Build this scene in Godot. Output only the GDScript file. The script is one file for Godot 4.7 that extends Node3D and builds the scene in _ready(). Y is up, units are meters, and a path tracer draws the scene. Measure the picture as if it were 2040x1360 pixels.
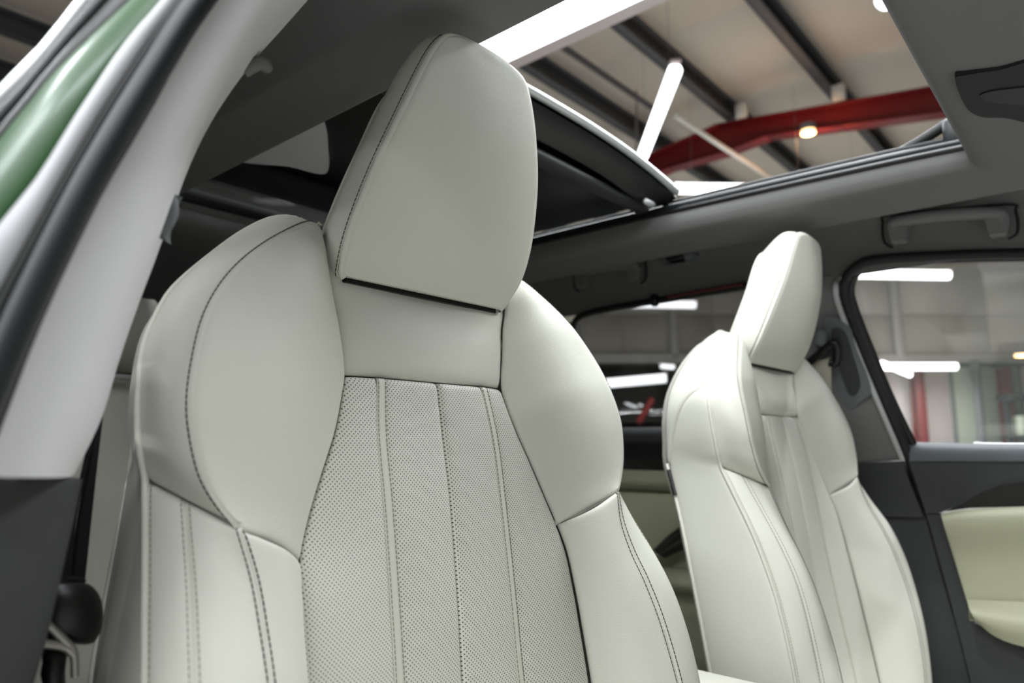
extends Node3D
# A car cabin with pale leather sports seats, seen through the open front door, standing in a workshop hall.
# Metres, y up. The near seat stands at x = 0, the car's centre line is x = 0.43, the front of the car looks to +z.

const CAR := 0.43
var M := {}
var org := Vector3.ZERO
var used := {}
var rng := RandomNumberGenerator.new()

# ------------------------------------------------------------------ nodes
func numbered(called: String) -> String:
	var n: int = used.get(called, 0)
	used[called] = n + 1
	return called if n == 0 else "%s_%03d" % [called, n]

func thing(called: String, at: Vector3, label: String, category: String, group := "") -> Node3D:
	var o := Node3D.new()
	o.name = numbered(called)
	add_child(o)
	o.position = at
	org = at
	tag(o, label, category, group)
	return o

func tag(o: Node, label: String, category: String, group := "") -> void:
	o.set_meta("label", label)
	o.set_meta("category", category)
	if group != "":
		o.set_meta("group", group)

func part(called: String, m: Mesh, mat: Material, parent: Node, label := "") -> MeshInstance3D:
	var o := MeshInstance3D.new()
	o.name = called
	o.mesh = m
	o.material_override = mat
	parent.add_child(o, true)
	if label != "":
		o.set_meta("label", label)
	return o

func structure(called: String, m: Mesh, mat: Material, label := "") -> MeshInstance3D:
	var o := part(numbered(called), m, mat, self, label)
	o.set_meta("kind", "structure")
	if label != "":
		o.set_meta("category", "building part")
	return o

# ------------------------------------------------------------------ materials
func mat(c: Color, rough := 0.6, metal := 0.0, spec := 0.5) -> StandardMaterial3D:
	var m := StandardMaterial3D.new()
	m.albedo_color = c
	m.roughness = rough
	m.metallic = metal
	m.metallic_specular = spec
	m.cull_mode = BaseMaterial3D.CULL_DISABLED
	return m

func noise_normal(freq: float, strength: float, kind := FastNoiseLite.TYPE_SIMPLEX) -> NoiseTexture2D:
	var n := FastNoiseLite.new()
	n.seed = 7
	n.noise_type = kind
	n.frequency = freq
	n.fractal_octaves = 2
	var t := NoiseTexture2D.new()
	t.width = 512
	t.height = 512
	t.seamless = true
	t.as_normal_map = true
	t.bump_strength = strength
	t.noise = n
	return t

func grain(m: StandardMaterial3D, t: Texture2D, tile: float, amount: float) -> StandardMaterial3D:
	m.normal_enabled = true
	m.normal_texture = t
	m.normal_scale = amount
	m.uv1_triplanar = true
	m.uv1_scale = Vector3.ONE / tile
	return m

func perforation(base: Color) -> ImageTexture:
	# one repeat of the punched pattern: two staggered round holes
	var im := Image.create(64, 64, false, Image.FORMAT_RGBA8)
	var hole := Color(0.09, 0.085, 0.075)
	for y in 64:
		for x in 64:
			var best := 1e9
			for c in [Vector2(16, 16), Vector2(48, 48)]:
				for ox in [-64, 0, 64]:
					for oy in [-64, 0, 64]:
						var d := Vector2((x + 0.5 - c.x - ox) * 4.25, (y + 0.5 - c.y - oy) * 4.1) / 64.0
						best = minf(best, d.length())
			im.set_pixel(x, y, base.lerp(hole, 1.0 - smoothstep(0.40, 0.68, best)))
	return ImageTexture.create_from_image(im)

func make_materials() -> void:
	var leather_tex := noise_normal(0.045, 3.0, FastNoiseLite.TYPE_CELLULAR)
	var cloth_tex := noise_normal(0.12, 4.0)
	M.leather = grain(mat(Color(0.80, 0.80, 0.755), 0.52, 0, 0.4), leather_tex, 0.035, 0.6)
	var p := mat(Color.WHITE, 0.55, 0, 0.35)
	p.albedo_texture = perforation(Color(0.83, 0.83, 0.785))
	M.perforated = p
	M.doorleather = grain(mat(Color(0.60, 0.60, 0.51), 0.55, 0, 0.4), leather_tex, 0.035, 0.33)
	M.privacy = mat(Color(0.03, 0.032, 0.03, 0.45), 0.04)
	M.privacy.transparency = BaseMaterial3D.TRANSPARENCY_ALPHA
	M.strip = mat(Color(0.82, 0.82, 0.77), 0.5, 0, 0.4)
	M.thread = mat(Color(0.20, 0.185, 0.15), 0.8)
	M.thread_pale = mat(Color(0.50, 0.49, 0.42), 0.8)
	M.shell = grain(mat(Color(0.30, 0.30, 0.275), 0.6), cloth_tex, 0.05, 0.3)
	M.gap = mat(Color(0.03, 0.03, 0.03), 0.9)
	M.headliner = grain(mat(Color(0.43, 0.43, 0.425), 0.95, 0, 0.1), cloth_tex, 0.04, 0.5)
	M.pillar = grain(mat(Color(0.80, 0.795, 0.80), 0.85, 0, 0.2), cloth_tex, 0.03, 0.3)
	M.edge = mat(Color(0.66, 0.66, 0.66), 0.6)
	M.handle = mat(Color(0.44, 0.44, 0.44), 0.7)
	M.greyplastic = mat(Color(0.36, 0.375, 0.38), 0.6)
	M.dark = grain(mat(Color(0.17, 0.175, 0.18), 0.65), cloth_tex, 0.03, 0.25)
	M.padtop = grain(mat(Color(0.29, 0.31, 0.325), 0.6), cloth_tex, 0.03, 0.25)
	M.rubber = mat(Color(0.045, 0.047, 0.05), 0.65)
	M.rubber_blue = mat(Color(0.075, 0.088, 0.10), 0.45)
	M.black = mat(Color(0.02, 0.02, 0.022), 0.42)
	M.consoleblack = grain(mat(Color(0.075, 0.078, 0.08), 0.8), cloth_tex, 0.02, 0.4)
	M.gloss = mat(Color(0.012, 0.012, 0.014), 0.06)
	M.webbing = grain(mat(Color(0.055, 0.055, 0.06), 0.8), cloth_tex, 0.012, 0.5)
	M.webbing_pale = grain(mat(Color(0.70, 0.69, 0.62), 0.85), cloth_tex, 0.012, 0.4)
	M.steel = mat(Color(0.62, 0.61, 0.58), 0.35, 0.7)
	M.silver = mat(Color(0.80, 0.81, 0.82), 0.3, 0.35)
	M.paint = mat(Color(0.135, 0.27, 0.135), 0.42, 0.0, 0.35)
	M.paint.clearcoat_enabled = true
	M.paint.clearcoat = 0.25
	M.paint.clearcoat_roughness = 0.2
	M.flange = mat(Color(0.60, 0.60, 0.61), 0.5)
	M.tint = mat(Color(0.06, 0.10, 0.085, 0.45), 0.05)
	M.tint.transparency = BaseMaterial3D.TRANSPARENCY_ALPHA
	M.glass = mat(Color(0.85, 0.9, 0.88, 0.06), 0.03)
	M.glass.transparency = BaseMaterial3D.TRANSPARENCY_ALPHA
	# the hall
	M.roof = mat(Color(0.79, 0.75, 0.69), 0.75)
	M.purlin = mat(Color(0.27, 0.275, 0.28), 0.6)
	M.red = mat(Color(0.42, 0.045, 0.06), 0.5)
	M.wall = mat(Color(0.88, 0.87, 0.83), 0.8)
	M.wallrib = mat(Color(0.84, 0.835, 0.81), 0.7)
	M.frame_grey = mat(Color(0.45, 0.46, 0.47), 0.5)
	M.frame_dark = mat(Color(0.09, 0.095, 0.10), 0.5)
	M.concrete = grain(mat(Color(0.66, 0.66, 0.65), 0.35), cloth_tex, 0.5, 0.1)
	M.board = mat(Color(0.86, 0.82, 0.80), 0.7)
	M.board_green = mat(Color(0.72, 0.76, 0.68), 0.7)
	M.housing = mat(Color(0.78, 0.72, 0.71), 0.5)
	M.led = mat(Color(1, 1, 1), 0.5)
	M.led.emission_enabled = true
	M.led.emission = Color(0.97, 0.985, 1.0)
	M.led.emission_energy_multiplier = 5.0
	M.warm = mat(Color(1, 1, 1), 0.5)
	M.warm.emission_enabled = true
	M.warm.emission = Color(1.0, 0.78, 0.5)
	M.warm.emission_energy_multiplier = 3.5
	M.maroon = mat(Color(0.36, 0.13, 0.13), 0.4)
	M.carblack = mat(Color(0.012, 0.012, 0.014), 0.12)
	M.carred = mat(Color(0.55, 0.02, 0.04), 0.3)

# ------------------------------------------------------------------ shapes
func grid_mesh(g: Array, uv: Array = [], face := []) -> ArrayMesh:
	var nv := g.size()
	var nu: int = g[0].size()
	var v := PackedVector3Array()
	var n := PackedVector3Array()
	var t := PackedVector2Array()
	var idx := PackedInt32Array()
	var vote := 0.0
	for j in nv:
		for i in nu:
			var p: Vector3 = g[j][i]
			var a: Vector3 = g[j][mini(i + 1, nu - 1)] - g[j][maxi(i - 1, 0)]
			var b: Vector3 = g[mini(j + 1, nv - 1)][i] - g[maxi(j - 1, 0)][i]
			var nn := b.cross(a)
			if nn.length() < 1e-12:
				var jj := clampi(j, 1, nv - 2)
				var ii := clampi(i, 1, nu - 2)
				nn = (g[jj + 1][ii] - g[jj - 1][ii]).cross(g[jj][ii + 1] - g[jj][ii - 1])
			v.append(p - org)
			n.append(nn.normalized())
			if face.size() and nn.dot(face[j][i]) != 0.0:
				vote += signf(nn.dot(face[j][i]))
			t.append(uv[j][i] if uv.size() else Vector2(float(i) / (nu - 1), float(j) / (nv - 1)))
	for j in nv - 1:
		for i in nu - 1:
			var q := j * nu + i
			if vote < 0.0:
				idx.append_array([q, q + nu, q + 1, q + 1, q + nu, q + nu + 1])
			else:
				idx.append_array([q, q + 1, q + nu, q + 1, q + nu + 1, q + nu])
	if vote < 0.0:
		for k in n.size():
			n[k] = -n[k]
	return commit(v, n, t, idx)

func commit(v: PackedVector3Array, n: PackedVector3Array, t: PackedVector2Array, idx: PackedInt32Array) -> ArrayMesh:
	var arr := []
	arr.resize(Mesh.ARRAY_MAX)
	arr[Mesh.ARRAY_VERTEX] = v
	arr[Mesh.ARRAY_NORMAL] = n
	if t.size():
		arr[Mesh.ARRAY_TEX_UV] = t
	arr[Mesh.ARRAY_INDEX] = idx
	var m := ArrayMesh.new()
	m.add_surface_from_arrays(Mesh.PRIMITIVE_TRIANGLES, arr)
	return m

func join(meshes: Array) -> ArrayMesh:
	var st := SurfaceTool.new()
	st.begin(Mesh.PRIMITIVE_TRIANGLES)
	for m in meshes:
		st.append_from(m, 0, Transform3D())
	return st.commit()

func cat(p0: Vector3, p1: Vector3, p2: Vector3, p3: Vector3, t: float) -> Vector3:
	return 0.5 * ((2.0 * p1) + (p2 - p0) * t + (2.0 * p0 - 5.0 * p1 + 4.0 * p2 - p3) * t * t + (3.0 * p1 - p0 - 3.0 * p2 + p3) * t * t * t)

func spline(pts: Array, n: int, clustered := false, per := 12) -> PackedVector3Array:
	var fine := PackedVector3Array()
	var k := pts.size()
	for i in k - 1:
		var a: Vector3 = pts[i - 1] if i > 0 else 2.0 * pts[0] - pts[1]
		var d: Vector3 = pts[i + 2] if i + 2 < k else 2.0 * pts[k - 1] - pts[k - 2]
		for s in per:
			fine.append(cat(a, pts[i], pts[i + 1], d, float(s) / per))
	fine.append(pts[k - 1])
	var acc := PackedFloat32Array([0.0])
	for i in range(1, fine.size()):
		acc.append(acc[i - 1] + fine[i].distance_to(fine[i - 1]))
	var total := acc[acc.size() - 1]
	var out := PackedVector3Array()
	var at := 0
	for i in n:
		var f := float(i) / (n - 1)
		if clustered:
			f = lerpf(f, 0.5 - 0.5 * cos(PI * f), 0.92)
		var want := f * total
		while at < fine.size() - 2 and acc[at + 1] < want:
			at += 1
		var seg := acc[at + 1] - acc[at]
		out.append(fine[at].lerp(fine[at + 1], clampf((want - acc[at]) / maxf(seg, 1e-9), 0, 1)))
	return out

func mirror(pts: Array, about := 0.0) -> Array:
	var out := []
	for p in pts:
		out.append(Vector3(2.0 * about - p.x, p.y, p.z))
	return out

func shift(pts: Array, d: Vector3) -> Array:
	var out := []
	for p in pts:
		out.append(p + d)
	return out

# A padded panel stretched through the given curves, puffed out by bulge and drawn in along its seams.
# face: the side it looks to; seams: [left, right, top, bottom] depth of the groove in metres.
func panel(curves: Array, nv: int, nu: int, face: Vector3, bulge := 0.0, seams := [0.003, 0.003, 0.003, 0.003], r := 0.005) -> Dictionary:
	var cs := []
	for c in curves:
		cs.append(spline(c, nv, true))
	var g := []
	var k := cs.size()
	for j in nv:
		var row := []
		for c in cs:
			row.append(c[j])
		if k == 2:
			var line := PackedVector3Array()
			for i in nu:
				var f := float(i) / (nu - 1)
				line.append(row[0].lerp(row[1], lerpf(f, 0.5 - 0.5 * cos(PI * f), 0.92)))
			g.append(line)
		else:
			g.append(spline(row, nu, true, 8))
	var out := []
	var nor := []
	var uv := []
	var lenv := PackedFloat32Array()
	lenv.resize(nu)
	var tot := PackedFloat32Array()
	tot.resize(nu)
	for i in nu:
		var s := 0.0
		for j in range(1, nv):
			s += g[j][i].distance_to(g[j - 1][i])
		tot[i] = s
	for j in nv:
		var line := PackedVector3Array()
		var nl := PackedVector3Array()
		var ul := PackedVector2Array()
		var width := 0.0
		for i in range(1, nu):
			width += g[j][i].distance_to(g[j][i - 1])
		var w := 0.0
		for i in nu:
			if i > 0:
				w += g[j][i].distance_to(g[j][i - 1])
			if j > 0:
				lenv[i] += g[j][i].distance_to(g[j - 1][i])
			var a: Vector3 = g[j][mini(i + 1, nu - 1)] - g[j][maxi(i - 1, 0)]
			var b: Vector3 = g[mini(j + 1, nv - 1)][i] - g[maxi(j - 1, 0)][i]
			var n := b.cross(a).normalized()
			if n.length() < 0.5:
				n = face.normalized()
			if n.dot(face) < 0:
				n = -n
			var fa := w / maxf(width, 1e-6)
			var fb := lenv[i] / maxf(tot[i], 1e-6)
			var d := bulge * pow(maxf(0.0, 4.0 * fa * (1.0 - fa)), 0.75) * pow(maxf(0.0, 4.0 * fb * (1.0 - fb)), 0.4)
			d -= seams[0] * exp(-w / r) + seams[1] * exp(-(width - w) / r) + seams[2] * exp(-lenv[i] / r) + seams[3] * exp(-(tot[i] - lenv[i]) / r)
			line.append(g[j][i] + n * d)
			nl.append(n)
			ul.append(Vector2(w - width * 0.5, lenv[i]))
		out.append(line)
		nor.append(nl)
		uv.append(ul)
	return {"P": out, "N": nor, "uv": uv}

func pmesh(d: Dictionary) -> ArrayMesh:
	return grid_mesh(d.P, d.uv, d.N)

# the line that runs along a panel at dist metres from its left (side 0) or right (side 1) edge, lifted off the leather
func along(d: Dictionary, side: int, dist: float, lift := 0.0004) -> Array:
	var line := []
	for j in d.P.size():
		var row: PackedVector3Array = d.P[j]
		var nu := row.size()
		var w := 0.0
		var at := row[0 if side == 0 else nu - 1]
		for s in nu - 1:
			var i0 := s if side == 0 else nu - 1 - s
			var i1 := s + 1 if side == 0 else nu - 2 - s
			var l := row[i0].distance_to(row[i1])
			if w + l >= dist:
				at = row[i0].lerp(row[i1], (dist - w) / maxf(l, 1e-9)) + d.N[j][i1] * lift
				break
			w += l
		line.append([at, d.N[j][nu / 2]])
	return line

func stitches(lines: Array, pitch := 0.0046, length := 0.0037, r := 0.00037) -> ArrayMesh:
	var v := PackedVector3Array()
	var n := PackedVector3Array()
	var idx := PackedInt32Array()
	for line in lines:
		var left := pitch * 0.5
		for k in line.size() - 1:
			var a: Vector3 = line[k][0]
			var b: Vector3 = line[k + 1][0]
			var up: Vector3 = line[k][1]
			var l := a.distance_to(b)
			if l < 1e-7:
				continue
			var dir := (b - a) / l
			while left <= l:
				var c := a + dir * left - org
				var side := dir.cross(up).normalized()
				var base := v.size()
				for e in [-1.0, 1.0]:
					for q in 4:
						var ang := q * PI / 2 + PI / 4
						var off := (side * cos(ang) + up * sin(ang))
						v.append(c + dir * e * length * 0.5 + off * r * 1.4)
						n.append(off.normalized())
				for q in 4:
					var q2 := (q + 1) % 4
					idx.append_array([base + q, base + q2, base + 4 + q, base + q2, base + 4 + q2, base + 4 + q])
				left += pitch
			left -= l
	return commit(v, n, PackedVector2Array(), idx)

func tube(path: Array, r: float, sides := 10, n := 0, flat := 1.0, up := Vector3.UP) -> ArrayMesh:
	var p: PackedVector3Array = spline(path, n if n > 0 else path.size() * 6) if path.size() > 2 else PackedVector3Array(path)
	var v := PackedVector3Array()
	var nn := PackedVector3Array()
	var idx := PackedInt32Array()
	var s := Vector3.ZERO
	for j in p.size():
		var dir := (p[mini(j + 1, p.size() - 1)] - p[maxi(j - 1, 0)]).normalized()
		if j == 0:
			s = dir.cross(up if absf(dir.dot(up)) < 0.95 else Vector3.RIGHT)
		s = (s - dir * s.dot(dir)).normalized()
		var w := s.cross(dir).normalized()
		for q in sides:
			var a := TAU * q / sides
			var o := s * cos(a) + w * sin(a) * flat
			v.append(p[j] + o * r - org)
			nn.append((s * cos(a) * flat + w * sin(a)).normalized())
	for j in p.size() - 1:
		for q in sides:
			var q2 := (q + 1) % sides
			var b := j * sides
			idx.append_array([b + q, b + q2, b + sides + q, b + q2, b + sides + q2, b + sides + q])
	for e in [0, p.size() - 1]:
		var dir := (p[0] - p[1]).normalized() if e == 0 else (p[e] - p[e - 1]).normalized()
		var base := v.size()
		for q in sides:
			v.append(v[e * sides + q])
			nn.append(dir)
		for q in range(1, sides - 1):
			idx.append_array([base, base + q + 1, base + q] if e == 0 else [base, base + q, base + q + 1])
	return commit(v, nn, PackedVector2Array(), idx)

# box with chamfered edges; basis turns it
func cbox(c: Vector3, s: Vector3, b := 0.004, basis := Basis()) -> ArrayMesh:
	var st := SurfaceTool.new()
	st.begin(Mesh.PRIMITIVE_TRIANGLES)
	var h := s * 0.5
	b = minf(b, minf(h.x, minf(h.y, h.z)) * 0.9)
	var pts := {}
	for sx in [-1, 1]:
		for sy in [-1, 1]:
			for sz in [-1, 1]:
				pts[[sx, sy, sz, 0]] = Vector3(sx * h.x, sy * (h.y - b), sz * (h.z - b))
				pts[[sx, sy, sz, 1]] = Vector3(sx * (h.x - b), sy * h.y, sz * (h.z - b))
				pts[[sx, sy, sz, 2]] = Vector3(sx * (h.x - b), sy * (h.y - b), sz * h.z)
	var faces := []
	for ax in 3:
		var o1 := (ax + 1) % 3
		var o2 := (ax + 2) % 3
		for sg in [-1, 1]:
			var quad := []
			for q in [[-1, -1], [1, -1], [1, 1], [-1, 1]]:
				var k := [0, 0, 0, ax]
				k[ax] = sg
				k[o1] = q[0]
				k[o2] = q[1]
				quad.append(pts[k])
			faces.append(quad)
		for s1 in [-1, 1]:
			for s2 in [-1, 1]:
				var quad := []
				for q in [[-1, o1], [1, o1], [1, o2], [-1, o2]]:
					var k := [0, 0, 0, q[1]]
					k[ax] = q[0]
					k[o1] = s1
					k[o2] = s2
					quad.append(pts[k])
				faces.append(quad)
	for sx in [-1, 1]:
		for sy in [-1, 1]:
			for sz in [-1, 1]:
				faces.append([pts[[sx, sy, sz, 0]], pts[[sx, sy, sz, 1]], pts[[sx, sy, sz, 2]]])
	for f in faces:
		var mid := Vector3.ZERO
		for p in f:
			mid += p
		var nrm: Vector3 = (f[1] - f[0]).cross(f[2] - f[0])
		var ff: Array = f.duplicate()
		if nrm.dot(mid) > 0:
			ff.reverse()
		for k in range(1, ff.size() - 1):
			for p in [ff[0], ff[k], ff[k + 1]]:
				st.add_vertex(c + basis * p - org)
	st.generate_normals()
	return st.commit()

# a flat outline with thickness d
func slab(outline: Array, d: Vector3) -> ArrayMesh:
	var nrm := Vector3.ZERO
	for i in outline.size():
		nrm += outline[i].cross(outline[(i + 1) % outline.size()])
	nrm = nrm.normalized()
	var ux: Vector3 = (outline[1] - outline[0]).normalized()
	var uy := nrm.cross(ux).normalized()
	var flat := PackedVector2Array()
	for p in outline:
		flat.append(Vector2(p.dot(ux), p.dot(uy)))
	var tri := Geometry2D.triangulate_polygon(flat)
	var st := SurfaceTool.new()
	st.begin(Mesh.PRIMITIVE_TRIANGLES)
	st.set_smooth_group(-1)
	for i in range(0, tri.size(), 3):
		for k in [0, 1, 2]:
			st.add_vertex(outline[tri[i + k]] - org)
		for k in [0, 2, 1]:
			st.add_vertex(outline[tri[i + k]] + d - org)
	var m := outline.size()
	for i in m:
		var a: Vector3 = outline[i]
		var b: Vector3 = outline[(i + 1) % m]
		for p in [a, b, b + d, a, b + d, a + d]:
			st.add_vertex(p - org)
	st.generate_normals()
	return st.commit()

# a surface through several curves, with a back skin at distance thick (away from face)
func shell(curves: Array, nv: int, nu: int, face: Vector3, thick: float, bulge := 0.0) -> ArrayMesh:
	var d := panel(curves, nv, nu, face, bulge, [0.0, 0.0, 0.0, 0.0])
	var back := []
	var backn := []
	for j in nv:
		var row := PackedVector3Array()
		var rn := PackedVector3Array()
		for i in nu:
			row.append(d.P[j][i] - d.N[j][i] * thick)
			rn.append(-d.N[j][i])
		back.append(row)
		backn.append(rn)
	var l0 := PackedVector3Array()
	var l1 := PackedVector3Array()
	var r0 := PackedVector3Array()
	var r1 := PackedVector3Array()
	for j in nv:
		l0.append(d.P[j][0])
		l1.append(back[j][0])
		r0.append(d.P[j][nu - 1])
		r1.append(back[j][nu - 1])
	return join([grid_mesh(d.P, [], d.N), grid_mesh(back, [], backn), grid_mesh([l0, l1]), grid_mesh([r0, r1]), grid_mesh([d.P[0], back[0]]), grid_mesh([d.P[nv - 1], back[nv - 1]])])

func V(x: float, y: float, z: float) -> Vector3:
	return Vector3(x, y, z)

# ------------------------------------------------------------------ the sports seat
func make_seat() -> Node3D:
	var t := thing("front_seat", V(0, 0.36, -0.42), "", "car seat", "front sports seats")
	var front := V(0, 0.1, 1)
	# seam curves of the right half (mirrored for the left one), top to bottom
	var inner := [V(.1275, 1.346, -.560), V(.1285, 1.333, -.553), V(.125, 1.308, -.549), V(.119, 1.28, -.547), V(.114, 1.252, -.543), V(.109, 1.215, -.540), V(.114, 1.191, -.536), V(.125, 1.159, -.529), V(.139, 1.129, -.523), V(.154, 1.096, -.517), V(.165, 1.069, -.511), V(.169, 1.055, -.507)]
	var ridge := [V(.129, 1.352, -.560), V(.146, 1.3495, -.547), V(.187, 1.323, -.532), V(.22, 1.296, -.52), V(.244, 1.268, -.511), V(.261, 1.238, -.501), V(.271, 1.206, -.491), V(.276, 1.177, -.484), V(.2745, 1.153, -.480), V(.268, 1.126, -.476), V(.257, 1.106, -.473), V(.244, 1.091, -.470)]
	var backedge := [V(.124, 1.356, -.580), V(.142, 1.363, -.585), V(.167, 1.356, -.584), V(.197, 1.335, -.580), V(.228, 1.306, -.573), V(.255, 1.278, -.565), V(.270, 1.258, -.557), V(.285, 1.224, -.548), V(.289, 1.194, -.543), V(.290, 1.161, -.537), V(.287, 1.136, -.534), V(.284, 1.123, -.533)]
	var insert_low := [V(.169, 1.055, -.507), V(.173, 1.026, -.497), V(.175, .99, -.489), V(.176, .95, -.481), V(.177, .88, -.468), V(.176, .78, -.450), V(.170, .68, -.432), V(.165, .61, -.42)]
	var seam2 := [V(.244, 1.091, -.470), V(.236, 1.057, -.461), V(.235, 1.023, -.447), V(.237, .99, -.430), V(.239, .94, -.410), V(.240, .86, -.388), V(.238, .76, -.374), V(.228, .61, -.37)]
	var seam1 := [V(.2685, 1.110, -.503), V(.272, 1.083, -.487), V(.276, 1.053, -.469), V(.284, 1.006, -.441), V(.289, .95, -.417), V(.292, .86, -.398), V(.290, .76, -.386), V(.278, .61, -.382)]
	var piping := [V(.284, 1.123, -.533), V(.291, 1.076, -.507), V(.297, 1.038, -.486), V(.301, 1.004, -.470), V(.307, .94, -.446), V(.310, .86, -.428), V(.308, .76, -.416), V(.298, .61, -.41)]
	# rear edge of the seat's leather flank
	var rear_up := [V(.110, 1.357, -.592), V(.142, 1.352, -.612), V(.178, 1.328, -.622), V(.205, 1.30, -.632), V(.225, 1.27, -.640), V(.238, 1.24, -.646), V(.245, 1.20, -.649), V(.247, 1.163, -.648), V(.250, 1.124, -.646)]
	var rear_low := [V(.250, 1.124, -.646), V(.265, 1.07, -.624), V(.276, 1.027, -.608), V(.287, .974, -.592), V(.292, .88, -.572), V(.290, .76, -.552), V(.280, .61, -.53)]
	var arc := [V(.270, 1.258, -.557), V(.2685, 1.238, -.592), V(.265, 1.208, -.614), V(.260, 1.17, -.628), V(.254, 1.124, -.640)]
	var insert_top: float = 1.211
	# ---- perforated centre: side fields, plain strips, centre fields
	var edge := [V(.1095, insert_top, -.5405)]
	for p in inner.slice(6):
		edge.append(p)
	edge.append_array(insert_low.slice(1))
	var ys := [insert_top, 1.155, 1.091, .997, .926, .85, .75, .61]
	var zs := [-.5345, -.5235, -.512, -.498, -.4885, -.476, -.458, -.435]
	var zc := [-.532, -.522, -.510, -.498, -.491, -.479, -.462, -.440]
	var s_out := []
	var s_in := []
	var mid := []
	for k in ys.size():
		var top := 0.004 if k == 0 else 0.0
		s_out.append(V(.0835 - top * 1.5, ys[k], zs[k]))
		s_in.append(V(.0725 - top * 1.5, ys[k], zs[k] + .0008))
		mid.append(V(0, ys[k], zc[k]))
	var thin := [0.0025, 0.0025, 0.003, 0.0]
	var lines_dark := []
	var lines_pale := []
	for s in [-1.0, 1.0]:
		var e: Array = edge if s > 0 else mirror(edge)
		var so: Array = s_out if s > 0 else mirror(s_out)
		var si: Array = s_in if s > 0 else mirror(s_in)
		var a := panel([e, so], 90, 28, front, 0.0025, [0.004, 0.0008, 0.004, 0.0], 0.003)
		var b := panel([so, si], 90, 10, front, 0.0003, [0.0008, 0.0008, 0.003, 0.0], 0.001)
		var c := panel([si, mid], 90, 34, front, 0.0030, [0.0008, 0.0045, 0.004, 0.0], 0.0022)
		for d in [a, c]:
			for j in d.uv.size():
				for i in d.uv[j].size():
					d.uv[j][i] = Vector2(d.P[j][i].x / 0.00425, d.P[j][i].y / 0.0041)
		part("perforated_panel", pmesh(a), M.perforated, t)
		part("insert_strip", pmesh(b), M.strip, t)
		part("perforated_panel", pmesh(c), M.perforated, t)
		lines_pale.append(along(b, 0, 0.0016))
		lines_pale.append(along(b, 1, 0.0016))
	# ---- plain yoke under the headrest
	var yl := [V(-.134, 1.335, -.566), V(-.125, 1.305, -.5505), V(-.119, 1.28, -.548), V(-.114, 1.252, -.5435), V(-.1095, insert_top + .001, -.5405)]
	var ym := [V(0, 1.335, -.570), V(0, 1.305, -.557), V(0, 1.28, -.549), V(0, 1.252, -.541), V(0, insert_top + .001, -.532)]
	part("yoke_panel", pmesh(panel([yl, ym, mirror(yl)], 40, 50, front, 0.004, [0.004, 0.004, 0.0, 0.004], 0.005)), M.leather, t)
	# ---- shoulder wings and lower bolsters
	for s in [-1.0, 1.0]:
		var f := func(c): return c if s > 0 else mirror(c)
		var out_dir := V(s, 0.05, 0.25)
		var wing_mid := []
		var ci := spline(inner, 11)
		var cr := spline(ridge, 11)
		for k in 11:
			wing_mid.append((ci[k] + cr[k]) * 0.5 + V(0, 0, 0.010 * sin(PI * k / 10.0) + 0.004 * k / 10.0))
		var wing := panel([f.call(inner), f.call(wing_mid), f.call(ridge)], 80, 40, front, 0.004, [0.004, 0.0022, 0.001, 0.003], 0.0022)
		part("shoulder_bolster", pmesh(wing), M.leather, t)
		var side_mid := []
		var cb := spline(backedge, 11)
		for k in 11:
			side_mid.append(cr[k].lerp(cb[k], 0.45) + V(0.007, 0.006 * (1.0 - k / 10.0), 0.0) * sin(PI * (k + 0.8) / 11.6))
		var side := panel([f.call(ridge), f.call(side_mid), f.call(backedge)], 80, 30, out_dir, 0.003, [0.0022, 0.003, 0.001, 0.003], 0.0022)
		part("shoulder_side", pmesh(side), M.leather, t)
		lines_dark.append(along(side, 0, 0.0065))
		# lower bolster: face, crown, flank
		var lf_mid := []
		var cl := spline(insert_low, 9)
		var c2 := spline(seam2, 9)
		for k in 9:
			lf_mid.append((cl[k] + c2[k]) * 0.5 + V(-0.004, 0, 0.010))
		var lf := panel([f.call(insert_low), f.call(lf_mid), f.call(seam2)], 80, 30, front, 0.002, [0.004, 0.0016, 0.003, 0.0], 0.002)
		part("lower_bolster", pmesh(lf), M.leather, t)
		lines_dark.append(along(lf, 1, 0.004))
		var c1 := spline(seam1, 9)
		var crown_mid := []
		for k in 9:
			crown_mid.append((c1[k] + c2[k]) * 0.5 + V(0.006, 0.0, 0.009) * minf(1.0, 0.15 + k * 0.5))
		var crown := panel([f.call(seam2), f.call(crown_mid), f.call(seam1)], 80, 24, V(s * .5, 0.1, 1), 0.001, [0.0016, 0.0016, 0.003, 0.0], 0.002)
		part("bolster_crown", pmesh(crown), M.leather, t)
		lines_dark.append(along(crown, 0, 0.004))
		var flank := panel([f.call(seam1), f.call(piping)], 80, 24, V(s, 0, .3), 0.004, [0.0016, 0.003, 0.003, 0.0], 0.002)
		part("bolster_flank", pmesh(flank), M.leather, t)
		lines_pale.append(along(flank, 0, 0.004))
		lines_pale.append(along(crown, 1, 0.004))
		part("cross_seam", tube(f.call([V(.278, 1.121, -.537), V(.264, 1.108, -.510), V(.242, 1.090, -.480), V(.205, 1.071, -.490), V(.172, 1.056, -.514)]), 0.0035, 8, 30), M.leather, t)
		# piping along the seam between front and flank, leather flank behind it
		var roll: Array = f.call(backedge)
		roll.append_array(f.call(piping).slice(1))
		part("piping", tube(roll, 0.0028, 8, 90), M.leather, t)
		lines_pale.append(along(flank, 1, 0.007))
		var up_front := backedge.slice(0, 7)
		up_front.append_array(arc.slice(1))
		part("upper_flank", pmesh(panel([f.call(up_front), f.call(rear_up)], 70, 22, V(s, .2, -.3), 0.004, [0.003, 0.001, 0, 0.002], 0.0025)), M.leather, t)
		var low_front := backedge.slice(6)
		low_front.append_array(piping.slice(1))
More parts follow.
